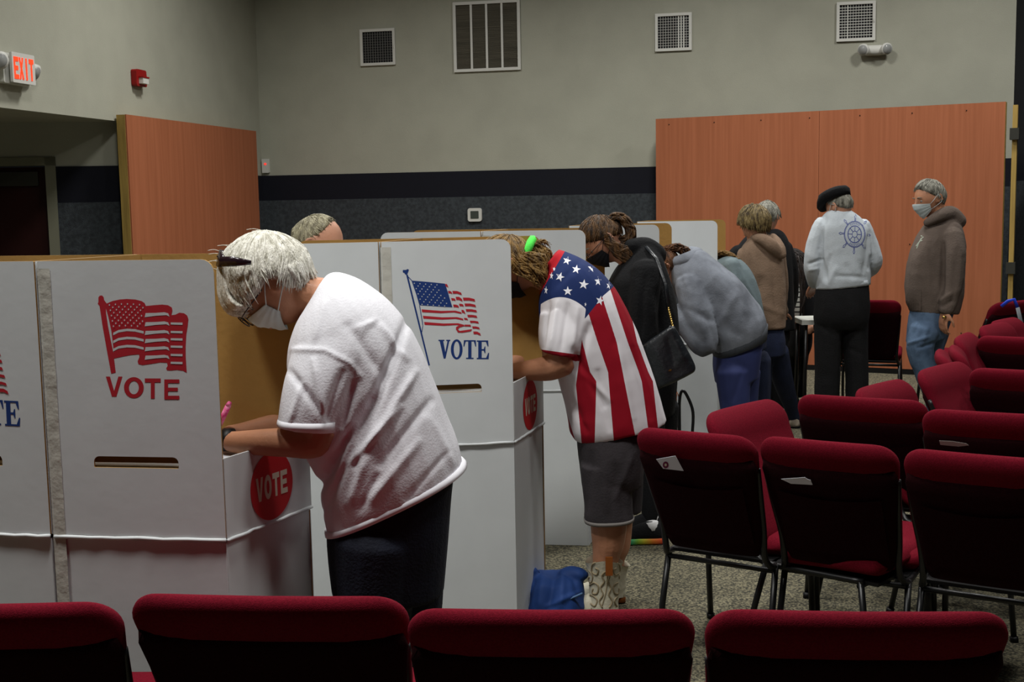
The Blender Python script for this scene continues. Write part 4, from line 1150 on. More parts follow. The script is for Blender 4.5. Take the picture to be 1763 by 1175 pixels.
def ipl(poly, y):                     # x on a polyline sorted by y
    if y <= poly[0][1]:
        (x0, y0), (x1, y1) = poly[0], poly[1]
    elif y >= poly[-1][1]:
        (x0, y0), (x1, y1) = poly[-2], poly[-1]
    else:
        for i in range(len(poly) - 1):
            if poly[i][1] <= y <= poly[i + 1][1]: (x0, y0), (x1, y1) = poly[i], poly[i + 1]; break
    return x0 + (x1 - x0) * (y - y0) / (y1 - y0)
f = Fig('person', 'person in star-and-stripe shirt, shorts and white cowboy boots bending into booth', 4.80, base=(1045, 0), vox=.006)
T = [(990, 757, 1146, 722, .19, 0), (981, 742, 1140, 700, .20, 0), (975, 705, 1127, 655, .205, 0), (962, 660, 1109, 605, .21, 0), (944, 610, 1090, 555, .215, 0), (930, 565, 1066, 508, .215, 0),
     (928, 520, 1036, 470, .195, 0), (935, 485, 1003, 446, .15, 0), (940, 468, 975, 434, .09, 0), (938, 458, 962, 430, .07, 0)]
S1 = [(930, 540, 1015, 515, .085, -.11), (927, 570, 1012, 575, .09, -.14), (928, 590, 1004, 600, .088, -.15), (930, 603, 998, 615, .086, -.15)]
S2 = [(930, 540, 1000, 515, .08, .13), (924, 575, 990, 570, .085, .15), (921, 600, 975, 600, .08, .16)]
FL2 = [(985, 600, 1040, 700, 6, -.010), (1015, 560, 990, 640, 7, -.014), (1000, 640, 1050, 690, 5, .006), (960, 640, 1000, 720, 6, -.010), (985, 700, 1010, 745, 5, -.008), (1090, 600, 1120, 720, 6, -.007),
       (1062, 600, 1090, 720, 7, .006), (1030, 640, 1050, 740, 6, -.008), (945, 520, 935, 600, 4, -.008), (960, 520, 948, 600, 4, .007), (978, 525, 966, 605, 5, -.009), (995, 530, 985, 600, 5, .007), (1000, 450, 950, 500, 6, -.004)]
mstar = star_material()
f.garment('striped_shirt', [f.loft(T), f.loft(S1, n=20), f.loft(S2, n=18)], mstar, .006, 3, FL2, .002, 8, (1, .6, 1))
bnds = [[(950, 500), (940, 600), (950, 640), (959, 657), (988, 751)], [(975, 500), (968, 600), (978, 641), (991, 657), (1000, 751)], [(985, 500), (1003, 590), (1016, 641), (1027, 657), (1024, 751)],
        [(1000, 500), (1029, 590), (1047, 641), (1048, 657), (1056, 751)], [(1030, 490), (1062, 590), (1072, 641), (1075, 657), (1094, 751)], [(1048, 490), (1081, 590), (1100, 641), (1105, 657), (1117, 745)],
        [(1058, 490), (1086, 539), (1097, 590), (1116, 641), (1124, 657), (1133, 740)], [(1090, 480), (1120, 560), (1150, 657), (1170, 745)]]
yk = [(920, 590), (1008, 548), (1020, 533), (1038, 510), (1052, 498), (1064, 486), (1090, 460)]
shirt = [o for o in f.root.children if o.name.startswith('striped_shirt')][0]
me = shirt.data; vals = {k: [] for k in ('stripe', 'yoke', 'collar', 'sleeve', 'cuff')}
for v in f.last.v:
    x, y = proj(v); near = v.y < f.d - .08
    if v.y > f.d: x, y = x + (v.y - f.d) * 0, y
    k = 0
    bx = [ipl(b, y) for b in bnds]
    if x < bx[0]: s_ = max(.01, 1 - (bx[0] - x) / 20)
    else:
        s_ = len(bx)
        for i in range(len(bx) - 1):
            if bx[i] <= x < bx[i + 1]: s_ = 1 + i + (x - bx[i]) / max(1, bx[i + 1] - bx[i]); break
    vals['stripe'].append(s_)
    yy = None
    for i in range(len(yk) - 1):
        if yk[i][0] <= x <= yk[i + 1][0]: yy = yk[i][1] + (yk[i + 1][1] - yk[i][1]) * (x - yk[i][0]) / (yk[i + 1][0] - yk[i][0])
    if yy is None: yy = 590 if x < 920 else 460
    vals['yoke'].append((yy - y) / 10)
    vals['collar'].append(((973 - (y - 432) * .58) - x) / 10 if y < 520 else -1)
    # sleeve region: below an arc
    arc = 512 + ((x - 965) ** 2) / 95.0
    sl = min((y - arc), (1009 - (y - 530) * .13 - x))
    far = v.y > f.d + .17
    vals['sleeve'].append(sl / 10 if (near and y > 505) else (.5 if (far and y > 515) else -1))
    vals['cuff'].append((y - (602 + (x - 930) * .14)) / 10 if ((near and x < 1003 and y < 622 and sl > -8) or (far and y > 585 and x < 1000 and y < 625)) else -1)
for k, arr in vals.items():
    a = me.attributes.new(k, 'FLOAT', 'POINT'); a.data.foreach_set('value', arr)
# stars sewn onto the yoke
def project_patch(g_src, loops, off, fromdir=None, sub=1):
    bvh = BVHTree.FromPolygons(g_src.v, g_src.f); G_ = Geo()
    for lp in loops:
        pts = []
        ok = True
        for x, y in lp:
            r = ray(x, y).normalized(); h = bvh.ray_cast(CAM, r)
            if h[0] is None: ok = False; break
            pts.append(h[0] - r * off)
        if ok: G_.add(pts, [tuple(range(len(pts)))])
    return G_
def star_fan(x, y, r, rot=0, sq=1.0):
    out = []
    p = [(x + (r if i % 2 == 0 else r * .4) * math.sin(i * PI / 5 + rot) * sq, y - (r if i % 2 == 0 else r * .4) * math.cos(i * PI / 5 + rot)) for i in range(10)]
    for i in range(10): out.append([(x, y), p[i], p[(i + 1) % 10]])
    return out
for (x, y, r, rot, sq) in ((976, 449, 7.5, .3, 1), (992, 464, 8, .2, 1), (1018, 462, 7.5, .1, .85), (964, 477, 8.5, .35, .95), (1005, 490, 9, .15, 1), (1029.5, 484.5, 8.5, 0, .75), (977.5, 501.5, 8.5, .0, 1), (1033, 518, 9, .25, .85),
                          (1048, 492, 7, .2, .6), (949.5, 475, 7, .1, .45), (940, 500, 7.5, .1, .45), (954, 463.5, 4, .2, .7), (1008, 524.5, 4, .2, .5)):
    q = project_patch(f.last, star_fan(x, y, r, rot, sq), .0012)
    if q.v: q.obj('star', M['hem'], f.root, smooth=False)
hc = f.P(874, 458, .0)
hd = Head(hc, (-.45, 0, -.89), (-.89, 0, .45), 1.0)
hd.skin(f.body)
f.add(f.limb([(890, 470, 0, 24), (920, 468, 0, 26), (950, 478, 0, 30)])); f.add(f.loft(T[1:-1], shrink=.86))
f.add(f.limb([(975, 540, -.10, 20), (968, 600, -.15, 23), (962, 628, -.16, 24)])); f.add(f.limb([(970, 622, -.16, 26), (945, 634, -.15, 23), (910, 638, -.12, 18), (880, 640, -.08, 14), (862, 640, -.05, 12)]))
f.add(f.limb([(960, 540, .15, 24), (945, 600, .15, 22), (915, 612, .13, 18), (885, 622, .08, 14), (865, 630, .05, 12)]))
f.add(hand(f.P(862, 640, -.05), (-1, .2, -.15), (0, .1, -1), 1, .5, 1)); f.add(hand(f.P(865, 630, .05), (-1, -.2, -.1), (0, -.3, -1), 1, .8, -1))
# legs in shorts
lg = [[(1038, 800, -.07, 26), (1044, 850, -.08, 31), (1048, 895, -.09, 33), (1047, 935, -.09, 29), (1043, 965, -.09, 23), (1040, 1030, -.09, 17), (1040, 1055, -.09, 15)],
      [(1065, 800, .08, 28), (1066, 850, .08, 30), (1062, 900, .09, 28), (1060, 940, .09, 26), (1056, 965, .09, 20), (1052, 1030, .09, 16), (1052, 1045, .09, 14)]]
for l in lg: f.add(f.limb(l))
f.add(f.loft([(1008, 760, 1094, 745, .14, 0), (1010, 805, 1090, 795, .14, 0)]))
M['shorts'] = mat('charcoal_shorts', (54, 50, 53), .9, .15, 10, .2, 120)
f.garment('shorts', [f.loft([(992, 745, 1112, 738, .18, 0), (995, 775, 1110, 765, .19, 0), (1000, 815, 1107, 805, .19, 0), (1003, 840, 1104, 830, .17, 0)]),
                     f.loft([(999, 800, 1085, 800, .095, -.09), (1004, 850, 1088, 850, .095, -.09), (1007, 897, 1090, 893, .092, -.09)]), f.loft([(1030, 800, 1107, 795, .095, .09), (1036, 850, 1106, 845, .095, .09), (1040, 888, 1104, 878, .09, .09)])],
          M['shorts'], .007, 3, [(1020, 780, 1010, 880, 6, -.006), (1060, 800, 1080, 890, 8, -.008), (1090, 780, 1060, 860, 6, .006), (1040, 800, 1045, 880, 6, .005)], .002, 7)
band(f, (1006, 893, 1007, 899), (1091, 889, 1090, 895), .094, -.09, 0, mat('worn_hem', (120, 116, 112)), 'shorts_hem', off=.002)
f.finish(M['skin'])
# cowboy boots
M['boot'] = mat('cream_boot_leather', (200, 195, 174), .5, .1, 20, .2, 80); M['bootd'] = mat('boot_stitch', (150, 136, 108), .6); M['boottan'] = mat('tan_leather', (132, 72, 26), .5)
for idx, (cx_, dz, sc_) in enumerate(((1040, -.09, 1), (1052, .09, .96))):
    yb = FY(cx_, f.d + dz)
    g = Geo(); rr = []
    for q in range(15):
        t_ = q / 14; y = yb - 12 - (yb - 12 - 958 - (6 if idx else 0)) * t_
        for_dip = 0
        rx = (27 + 6 * t_ - 4 * math.sin(t_ * PI)); cx2 = cx_ + (0 if t_ > .2 else -2)
        row = []
        for j in range(28):
            a = 2 * PI * j / 28; dip = (8 + 9 * abs(math.sin(a)) - 9) * max(0, t_ - .75) * 4 if True else 0
            # scalloped top: high at front and back seam, lower at the sides facing the viewer's left and right
            dipp = -10 * (abs(math.cos(a)) ** 1.5) * max(0, (t_ - .7) / .3) ** 2
            p = f.P(cx2 + rx * math.cos(a), y - dipp, dz); p.y += math.sin(a) * rx * (f.d + dz) / FPX * .95
            row.append(p)
        rr.append(row)
    g.rings(rr, cap=False); g.rings([[p + (sum(r, Vector()) / len(r) - p) * .06 for p in r] for r in rr[5:]], cap=False)
    bt = g.obj('cowboy_boot', M['boot'], f.root)
    bs = Geo(); bs.v, bs.f = rr and [p for r in rr for p in r], [tuple([i * 28 + j, i * 28 + (j + 1) % 28, (i + 1) * 28 + (j + 1) % 28, (i + 1) * 28 + j]) for i in range(14) for j in range(28)]
    hl = H(cx_ + 24, f.d + dz, 0)
    shoe(hl, (-1, 0, 0), .29, M['boot'], f.root, M['boottan'], .046, .085, 'boot_foot', soleh=.03)
    g = Geo(); g.box(f.P(cx_ + 6, 966, dz) + Vector((0, -rx * (f.d + dz) / FPX * .98 - .002, 0)), .028, .006, .075); g.obj('pull_strap', M['boottan'], bt, smooth=False)
    # stitched scroll ornament laid on the shaft
    if idx == 0:
        g = Geo(); bvh = BVHTree.FromPolygons(bs.v, bs.f)
        def scr(pts, w):
            P_ = []
            for x, y in [(q[0], q[1]) for q in crom(pts, 5)]:
                r = ray(x, y).normalized(); h = bvh.ray_cast(CAM, r)
                if h[0] is not None: P_.append(h[0] - r * .001)
            if len(P_) > 2: g.tube(P_, w * 1.5, 6)
        for mx in (1, -1):
            X = lambda x: 1043 + mx * (x - 1043)
            scr([(X(1042), 985), (X(1036), 992), (X(1040), 1002), (X(1034), 1012), (X(1038), 1024), (X(1032), 1036), (X(1037), 1047)], .0022)
            scr([(X(1030), 968), (X(1020), 972), (X(1019), 985), (X(1027), 990), (X(1030), 982), (X(1025), 979)], .0022)
            scr([(X(1013), 982), (X(1020), 992), (X(1018), 1003), (X(1012), 1000), (X(1015), 994)], .002)
            scr([(X(1012), 1012), (X(1022), 1004), (X(1030), 1010), (X(1028), 1022), (X(1020), 1022), (X(1021), 1014)], .0024)
            scr([(X(1010), 1026), (X(1020), 1026), (X(1028), 1034), (X(1024), 1044), (X(1017), 1040)], .0022)
            scr([(X(1011), 1038), (X(1018), 1048), (X(1014), 1058)], .002)
        scr([(1045, 978), (1045, 1000), (1043, 1020), (1036, 1045)], .0014)
        g.obj('stitching', M['bootd'], bt)
# hair and pony tail
M['dkblond'] = hmat('dark_blond_hair', (150, 118, 66), (70, 50, 24))
hh = hair(hd, f.root, M['dkblond'], crown=(-.9, 0, .35), front=125, side=98, back=98, thick=.016, nclump=170, rad=.006, seed=9, flare=.004)
g = Geo(); r_ = random.Random(8)
for k in range(170):
    j = lambda s_: r_.uniform(-s_, s_)
    lock(g, [f.P(880 + j(6), 418 + j(10), j(.03)), f.P(904 + j(3), 430 + j(12), j(.025)), f.P(924 + j(7), 434 + j(14), j(.04)), f.P(942 + j(8), 448 + j(18), j(.05)), f.P(948 + j(10), 474 + j(22), j(.06))], [.002, .0035, .004, .0035, .0006])
for k in range(90):
    j = lambda s_: r_.uniform(-s_, s_)
    lock(g, [f.P(878 + j(8), 445 + j(18), -.07 + j(.02)), f.P(905 + j(6), 462 + j(18), -.085 + j(.01)), f.P(930 + j(8), 480 + j(20), -.06 + j(.02))], [.002, .004, .0006])
for k in range(90):
    j = lambda s_: r_.uniform(-s_, s_)
    lock(g, [f.P(906 + j(8), 446 + j(12), -.07 + j(.02)), f.P(930 + j(8), 456 + j(18), -.085 + j(.015)), f.P(944 - abs(j(8)), 474 + j(20), -.075 + j(.02))], [.002, .0045, .0006])
for k in range(12):
    j = lambda s_: r_.uniform(-s_, s_)
    lock(g, [f.P(920 + j(3), 425, j(.02)), f.P(934 + j(5), 416 + j(4), j(.02)), f.P(944 + j(7), 424 + j(8), j(.02))], [.003, .003, .0006], n=5)
g.obj('ponytail', M['dkblond'], hh)['kind'] = 'stuff'
M['neon'] = mat('neon_green_cloth', (96, 255, 96), .8, .08, 30, .2, 200)
g = Geo(); c = f.P(908, 430, 0); ax = (f.P(920, 434, 0) - f.P(896, 422, 0)).normalized(); e1 = Vector((0, 1, 0)); e2 = ax.cross(e1)
rr = []
for q, w in ((-1, .6), (-.8, .95), (0, 1.08), (.8, .95), (1, .6)):
    rr.append([c + ax * (.017 * q) + e1 * (.056 * w * math.cos(a)) + e2 * (.058 * w * math.sin(a) * (1 + .05 * math.sin(a * 7))) for a in [2 * PI * k / 30 for k in range(30)]])
g.rings(rr, cap=True); g.obj('hair_band', M['neon'], hh)
hd.mask(f.root, M['blackcloth'], bulge=.018)
ballot(b2N, u2, v2, 'white ballot sheet on the shelf of the booth with the blue-lettered flag')

# ---------------------------------------------------------------- 3: woman in black with purse
f = Fig('person', 'brown-haired woman in black hoodie with shoulder purse and rainbow-soled sneakers', 6.05, base=(1105, 0), vox=.008)
T = [(1068, 655, 1168, 625, .17, 0), (1062, 610, 1168, 575, .18, 0), (1052, 565, 1163, 520, .185, 0), (1045, 525, 1152, 478, .19, 0), (1046, 492, 1138, 442, .17, 0), (1060, 466, 1118, 418, .11, 0), (1068, 456, 1098, 420, .07, 0)]
A1 = [(1112, 465, -.15, 26), (1110, 520, -.19, 26), (1108, 585, -.19, 23), (1085, 595, -.18, 20), (1040, 575, -.12, 17), (1015, 560, -.08, 13)]
A2 = [(1100, 480, .14, 24), (1090, 560, .17, 22), (1050, 570, .13, 18), (1012, 560, .08, 13)]
f.garment('hoodie', [f.loft(T), f.limb(A1), f.limb(A2), f.limb([(1085, 425, -.06, 13), (1110, 428, -.02, 19), (1128, 440, 0, 20), (1110, 430, .06, 16)])], M['blackcloth'], .008, 3, [(1110, 480, 1100, 600, 6, -.01), (1130, 500, 1145, 600, 7, -.01)], .004, 7)
g = Geo()
hc = f.P(1038, 414, 0); hd = Head(hc, (-.70, -.12, -.70), (-.70, 0, .70), 1.0)
hd.skin(f.body); hd.eyes(f.root)
f.add(f.limb([(1055, 425, 0, 19), (1078, 440, 0, 20), (1095, 452, 0, 22)])); f.add(f.loft(T[:-1], shrink=.85)); f.add(f.limb(A1, shrink=.7)); f.add(f.limb(A2, shrink=.7))
f.add(hand(f.P(1015, 560, -.08), (-1, .2, -.1), (0, .1, -1), .95, .5, 1)); f.add(hand(f.P(1012, 560, .08), (-1, -.2, -.1), (0, 0, -1), .95, .8, -1))
yf = FY(1120, 5.95)
legs(f, [(1070, 640, 1166, 610, .16, 0), (1078, 680, 1165, 660, .165, 0), (1085, 720, 1160, 710, .15, 0)],
     [[(1115, 700, -.09, 33), (1118, 790, -.10, 25), (1120, 860, -.11, 19), (1121, 905, -.11, 14)], [(1138, 700, .08, 32), (1140, 790, .08, 23), (1138, 860, .08, 18), (1137, 890, .08, 14)]], M['blackcloth'], .009)
f.finish(M['skin2'])
M['mblack'] = mat('black_mask', (20, 21, 27), .8)
hd.mask(f.root, M['mblack'], bulge=.016)
M['brown'] = hmat('brown_hair', (98, 68, 34), (34, 22, 12))
hh = hair(hd, f.root, M['brown'], crown=(-.6, 0, .8), front=92, side=92, back=80, thick=.013, nclump=150, rad=.006, seed=21, flare=.003)
g = Geo(); r_ = random.Random(4); j = lambda s_: r_.uniform(-s_, s_)
for k in range(170):
    lock(g, [f.P(1048 + j(4), 380 + j(6), j(.03)), f.P(1062 + j(4), 372 + j(5), j(.04)), f.P(1078 + j(5), 382 + j(8), j(.05)), f.P(1086 + j(7), 400 + j(8), j(.05)), f.P(1080 + j(10), 416 + j(8), j(.05)), f.P(1064 + j(8), 412 + j(8), j(.05))], [.003, .006, .007, .0065, .006, .001])
for k in range(110):
    lock(g, [f.P(1044 + j(6), 410 + j(10), -.075 + j(.01)), f.P(1062 + j(6), 430 + j(10), -.085 + j(.01)), f.P(1082 + j(8), 440 + j(12), -.07 + j(.02)), f.P(1096 + j(8), 452 + j(8), -.06 + j(.02))], [.003, .0055, .0055, .001])
g.obj('ponytail', M['brown'], hh)['kind'] = 'stuff'
g = Geo()
for sy in (-1, 1):
    c = hd.W(.108, sy * .033, -.002)
    g.tube([c + hd.l * (.024 * math.cos(a)) + hd.u * (.019 * math.sin(a)) for a in [2 * PI * k / 18 for k in range(19)]], .002, 6)
    g.tube([hd.W(.108, sy * .057, .004), hd.W(.01, sy * .086, .008)], .002, 5)
g.tube([hd.W(.108, -.01, 0), hd.W(.108, .01, 0)], .002, 5); g.obj('glasses', M['dkplastic'], f.root)
# sneakers with rainbow soles
def rainbow():
    m = bpy.data.materials.new('rainbow_sole'); m.use_nodes = True; nt = m.node_tree; b = nt.nodes['Principled BSDF']
    tc = nt.nodes.new('ShaderNodeTexCoord'); sp = nt.nodes.new('ShaderNodeSeparateXYZ'); nt.links.new(tc.outputs['Generated'], sp.inputs[0])
    cr = nt.nodes.new('ShaderNodeValToRGB'); e = cr.color_ramp.elements
    e[0].position = 0; e[0].color = lin((120, 60, 160)); e[1].position = 1; e[1].color = lin((230, 70, 50))
    for p, c in ((.2, (50, 90, 190)), (.38, (40, 170, 120)), (.5, (130, 190, 60)), (.62, (215, 205, 60)), (.78, (240, 140, 50))): k = e.new(p); k.color = lin(c)
    nt.links.new(sp.outputs['X'], cr.inputs[0]); nt.links.new(cr.outputs[0], b.inputs['Base Color']); b.inputs['Roughness'].default_value = .6
    return m
M['rainbow'] = rainbow()
hp1 = G(1142, 935, 0); hp2 = G(1146, 916, 0)
for hp in (hp1, hp2):
    o = shoe(hp, (-1, 0, 0), .26, M['blackcloth'], f.root, M['rainbow'], .045, .085, 'sneaker', soleh=.036)
    g = Geo(); g.tube([hp + Vector((-.05, 0, .055)), hp + Vector((-.055, 0, .105))], [.034, .030], 14); g.obj('sock', mat('white_sock', (205, 205, 205)), f.root)
# shoulder purse: flat black bag hanging at her side
t = thing('shoulder_bag', 'black leather purse with gold chain strap hanging from woman in black', 'handbag', D(1150, 620, 5.75) - Z * .15)
g = Geo(); rr = []
bag = [(1106, 596, 1158, 560), (1104, 604, 1163, 566), (1110, 620, 1176, 590), (1117, 645, 1190, 615), (1124, 664, 1197, 630), (1130, 671, 1196, 640)]
for q in crom([tuple(map(float, b)) for b in bag], 4):
    p1, p2 = D(q[0], q[1], 5.76), D(q[2], q[3], 5.72); c = (p1 + p2) / 2; e = (p2 - p1) / 2; th = .022 + .028 * (len(rr) / 20)
    if len(rr) > 18: th *= .7
    rr.append([c + e * (abs(math.cos(a)) ** .5 * (1 if math.cos(a) > 0 else -1)) + Vector((0, th, 0)) * (abs(math.sin(a)) ** .7 * (1 if math.sin(a) > 0 else -1)) for a in [2 * PI * k / 28 for k in range(28)]])
g.rings(rr); gg = remesh(g, .007, 2); folds(gg, [(1150, 580, 1160, 625, 6, -.006), (1130, 600, 1150, 650, 8, .005), (1165, 590, 1178, 620, 5, .005)], .002, 9)
M['leather'] = mat('black_leather', (22, 26, 30), .35, .2, 12, .2, 60, spec=.6); gg.obj('bag_body', M['leather'], t)
g = Geo(); g.tube([D(x, y, d_) for x, y, d_ in ((1106, 600, 5.74), (1122, 590, 5.74), (1143, 578, 5.72), (1155, 562, 5.71))], .006, 6); g.obj('trim_strap', M['leather'], t)
g = Geo()
for i in range(9): g.ball(D(1151 + i * .9, 532 + i * 3.8, 5.80 - i * .01), (.006, .006, .009), n=8, m=6)
g.obj('chain', M['brass'], t)
g = Geo(); g.tube([D(1151, 532, 5.80), D(1146, 490, 5.82), D(1130, 445, 5.88), D(1112, 425, 5.95)], .010, 6, .4); g.obj('shoulder_strap', M['leather'], t)
qp = project_patch(gg, [[(1150, 639), (1153.5, 636), (1157.5, 637), (1154, 640)]], .002)
if qp.v: qp.obj('clasp', M['brass'], t, smooth=False)

# ---------------------------------------------------------------- 4: grey sweatshirt and blue leggings
f = Fig('person', 'woman in mottled grey sweatshirt and blue leggings leaning into fourth booth', 6.95, base=(1265, 0), vox=.008)
M['greysw'] = mat('acid_wash_grey', (134, 140, 150), .9, .0, 7, .15, 120, col2=(94, 98, 106), detail=5)
M['ribgrey'] = mat('grey_rib_band', (72, 76, 82), .9, .1, 20, .4, 200, stretch=(3, 3, .2)); M['legging'] = mat('blue_leggings', (50, 59, 106), .75, .15, 6)
T = [(1230, 612, 1317, 572, .165, 0), (1218, 590, 1318, 552, .185, 0), (1196, 556, 1302, 520, .185, 0), (1172, 522, 1272, 482, .185, 0), (1156, 492, 1236, 452, .17, 0), (1150, 466, 1205, 430, .11, 0), (1150, 458, 1184, 434, .08, 0)]
A1 = [(1185, 490, -.13, 24), (1200, 540, -.17, 26), (1215, 585, -.18, 23), (1210, 592, -.18, 22), (1185, 565, -.16, 20), (1160, 540, -.14, 17), (1140, 528, -.10, 13)]
A2 = [(1180, 490, .13, 24), (1195, 560, .16, 22), (1165, 555, .13, 18), (1125, 548, .08, 13)]
f.garment('sweatshirt', [f.loft(T), f.limb(A1), f.limb(A2)], M['greysw'], .008, 3, [(1172, 475, 1180, 520, 4, -.006), (1215, 540, 1235, 600, 7, -.01), (1240, 560, 1280, 580, 8, -.006), (1180, 530, 1230, 555, 6, -.008), (1270, 500, 1240, 560, 8, .006)], .004, 7)
band(f, (1226, 600, 1231, 616), (1319, 557, 1317, 583), .168, 0, 0, M['ribgrey'], 'waist_band')
g = f.limb([(1155, 455, -.03, 10), (1180, 448, -.08, 12), (1200, 440, -.02, 13), (1190, 436, .05, 12)]); g.obj('hood_collar', M['greysw'], f.root)
hd = Head(f.P(1140, 462, 0), (-.6, 0, -.8), (-.8, 0, .6), 1.0); hd.skin(f.body)
f.add(f.limb([(1150, 465, 0, 17), (1175, 465, 0, 19), (1190, 475, 0, 20)])); f.add(f.loft(T[:-1], shrink=.84)); f.add(f.limb(A1, shrink=.7)); f.add(f.limb(A2, shrink=.7))
f.add(hand(f.P(1140, 528, -.10), (-1, .2, -.2), (0, .1, -1), .95, .5, 1)); f.add(hand(f.P(1125, 548, .08), (-1, -.2, -.1), (0, 0, -1), .95, .8, -1))
legs(f, [(1230, 600, 1312, 575, .155, 0), (1228, 630, 1310, 605, .16, 0), (1232, 660, 1304, 650, .15, 0)],
     [[(1262, 640, -.08, 32), (1265, 700, -.09, 26), (1270, 760, -.09, 21), (1272, 820, -.09, 14), (1272, 835, -.09, 12)], [(1280, 640, .08, 30), (1280, 700, .08, 24), (1282, 760, .08, 19), (1284, 820, .08, 13)]], M['legging'], .009, fl=[(1278, 640, 1262, 690, 4, -.004)])
f.finish(M['skin2'])
M['auburn'] = hmat('auburn_hair', (104, 66, 36), (40, 24, 14))
hh = hair(hd, f.root, M['auburn'], crown=(-.8, 0, .5), front=110, side=95, back=80, thick=.014, nclump=90, rad=.007, seed=31, flare=.004)
g = Geo(); r_ = random.Random(14)
for k in range(120): lock(g, [f.P(1150 + j(6), 428 + j(5), j(.05)), f.P(1166 + j(5), 426 + j(6), j(.06)), f.P(1180 + j(6), 434 + j(8), j(.06)), f.P(1184 + j(8), 446 + j(8), j(.05))], [.003, .0055, .005, .001])
g.obj('loose_hair', M['auburn'], hh)['kind'] = 'stuff'
for x, dz in ((1290, -.09), (1303, .08)): shoe(H(x, f.d + dz, 0), (-1, 0, 0), .25, M['black'], f.root)
hd.mask(f.root, M['mblack'])

# ---------------------------------------------------------------- 5: teal t-shirt, long fair hair
f = Fig('person', 'long-haired person in grey-green t-shirt mostly hidden behind the grey sweatshirt', 7.85, base=(1290, 0), vox=.009)
M['teal'] = mat('grey_green_cotton', (106, 120, 124), .9, .1, 8, .2, 100)
T = [(1240, 590, 1318, 575, .15, 0), (1232, 555, 1313, 535, .165, 0), (1222, 520, 1304, 495, .17, 0), (1215, 485, 1288, 460, .165, 0), (1215, 462, 1262, 440, .12, 0), (1218, 455, 1248, 440, .07, 0)]
S1 = [(1258, 458, -.12, 17), (1264, 485, -.15, 18), (1270, 510, -.15, 17)]
f.garment('tee_shirt', [f.loft(T), f.limb(S1)], M['teal'], .009, 3, [(1270, 460, 1290, 540, 5, -.01), (1265, 450, 1300, 520, 4, .008)], .003, 7)
hd = Head(f.P(1212, 462, 0), (-.6, 0, -.8), (-.8, 0, .6), .98); hd.skin(f.body)
f.add(f.limb([(1222, 462, 0, 15), (1245, 465, 0, 17)])); f.add(f.loft(T[:-1], shrink=.85))
f.add(f.limb([(1262, 470, -.14, 13), (1272, 510, -.16, 13), (1278, 540, -.16, 11), (1240, 545, -.12, 10), (1200, 535, -.08, 8)])); f.add(hand(f.P(1200, 535, -.08), (-1, .1, -.1), (0, 0, -1), .95, .5, 1))
f.add(f.limb([(1240, 475, .12, 12), (1245, 530, .14, 11), (1200, 535, .1, 8)])); f.add(hand(f.P(1200, 535, .1), (-1, -.1, -.1), (0, 0, -1), .95, .6, -1))
M['denim'] = mat('dark_denim', (26, 34, 58), .85, .2, 12, .2, 100)
legs(f, [(1245, 570, 1318, 560, .15, 0), (1248, 610, 1318, 600, .15, 0)], [[(1280, 620, -.08, 28), (1285, 700, -.08, 21), (1288, FY(1288, 7.77) - 20, -.08, 15)], [(1300, 620, .08, 28), (1305, 700, .08, 21), (1310, FY(1310, 7.93) - 20, .08, 15)]], M['denim'], .01)
f.finish(M['skin2'])
M['fair'] = hmat('fair_hair', (142, 108, 56), (84, 60, 28))
hh = hair(hd, f.root, M['fair'], crown=(-.8, 0, .5), front=110, side=100, back=85, thick=.014, nclump=70, rad=.007, seed=41, flare=.004)
g = Geo(); r_ = random.Random(16)
for k in range(110): lock(g, [f.P(1222 + j(5), 440 + j(4), j(.06)), f.P(1240 + j(5), 436 + j(4), j(.08)), f.P(1258 + j(6), 441 + j(4), j(.08)), f.P(1272 + j(6), 450 + j(5), j(.07))], [.003, .0055, .005, .001])
g.obj('loose_hair', M['fair'], hh)['kind'] = 'stuff'
for x, dz in ((1302, -.08), (1325, .08)): shoe(H(x, f.d + dz, 0), (-1, 0, 0), .26, M['black'], f.root)

# ---------------------------------------------------------------- 6: tan hoodie seen from behind
f = Fig('person', 'short-haired woman in tan hooded top and dark jeans, back to viewer', 8.3, base=(1325, 0), vox=.009)
M['tan'] = mat('tan_fleece', (128, 106, 88), .95, .1, 8, .3, 100)
T = [(1296, 566, 1350, 563, .13, 0), (1284, 535, 1352, 530, .14, 0), (1278, 495, 1350, 485, .14, 0), (1275, 460, 1347, 452, .14, 0), (1276, 432, 1344, 428, .12, 0), (1286, 415, 1334, 414, .09, 0), (1294, 405, 1322, 404, .06, 0)]
A1 = [(1283, 436, .0, 13), (1278, 480, .0, 14), (1276, 520, .04, 12), (1276, 535, .14, 10), (1280, 545, .22, 8)]
A2 = [(1338, 436, .0, 13), (1344, 480, .02, 13), (1344, 520, .06, 11), (1348, 538, .14, 9)]
f.garment('hooded_top', [f.loft(T), f.limb(A1), f.limb(A2), f.limb([(1296, 410, -.03, 6), (1312, 412, -.12, 9), (1330, 424, -.14, 11), (1341, 438, -.12, 8)]), f.limb([(1330, 410, -.02, 8), (1342, 426, -.10, 9), (1345, 440, -.12, 8)])],
          M['tan'], .008, 2, [(1300, 420, 1342, 452, 3, -.012), (1290, 440, 1295, 520, 4, -.009), (1310, 480, 1295, 560, 6, -.010), (1330, 480, 1340, 560, 5, -.008), (1296, 520, 1345, 540, 5, .006)], .004, 7)
hd = Head(f.P(1299, 387, 0), (-.5, .75, -.45), (-.25, .35, .9), 1.0); hd.skin(f.body)
f.add(f.limb([(1302, 395, 0, 13), (1308, 410, -.02, 14), (1310, 425, 0, 15)])); f.add(f.loft(T[:-1], shrink=.85)); f.add(f.limb(A1, shrink=.7)); f.add(f.limb(A2, shrink=.7))
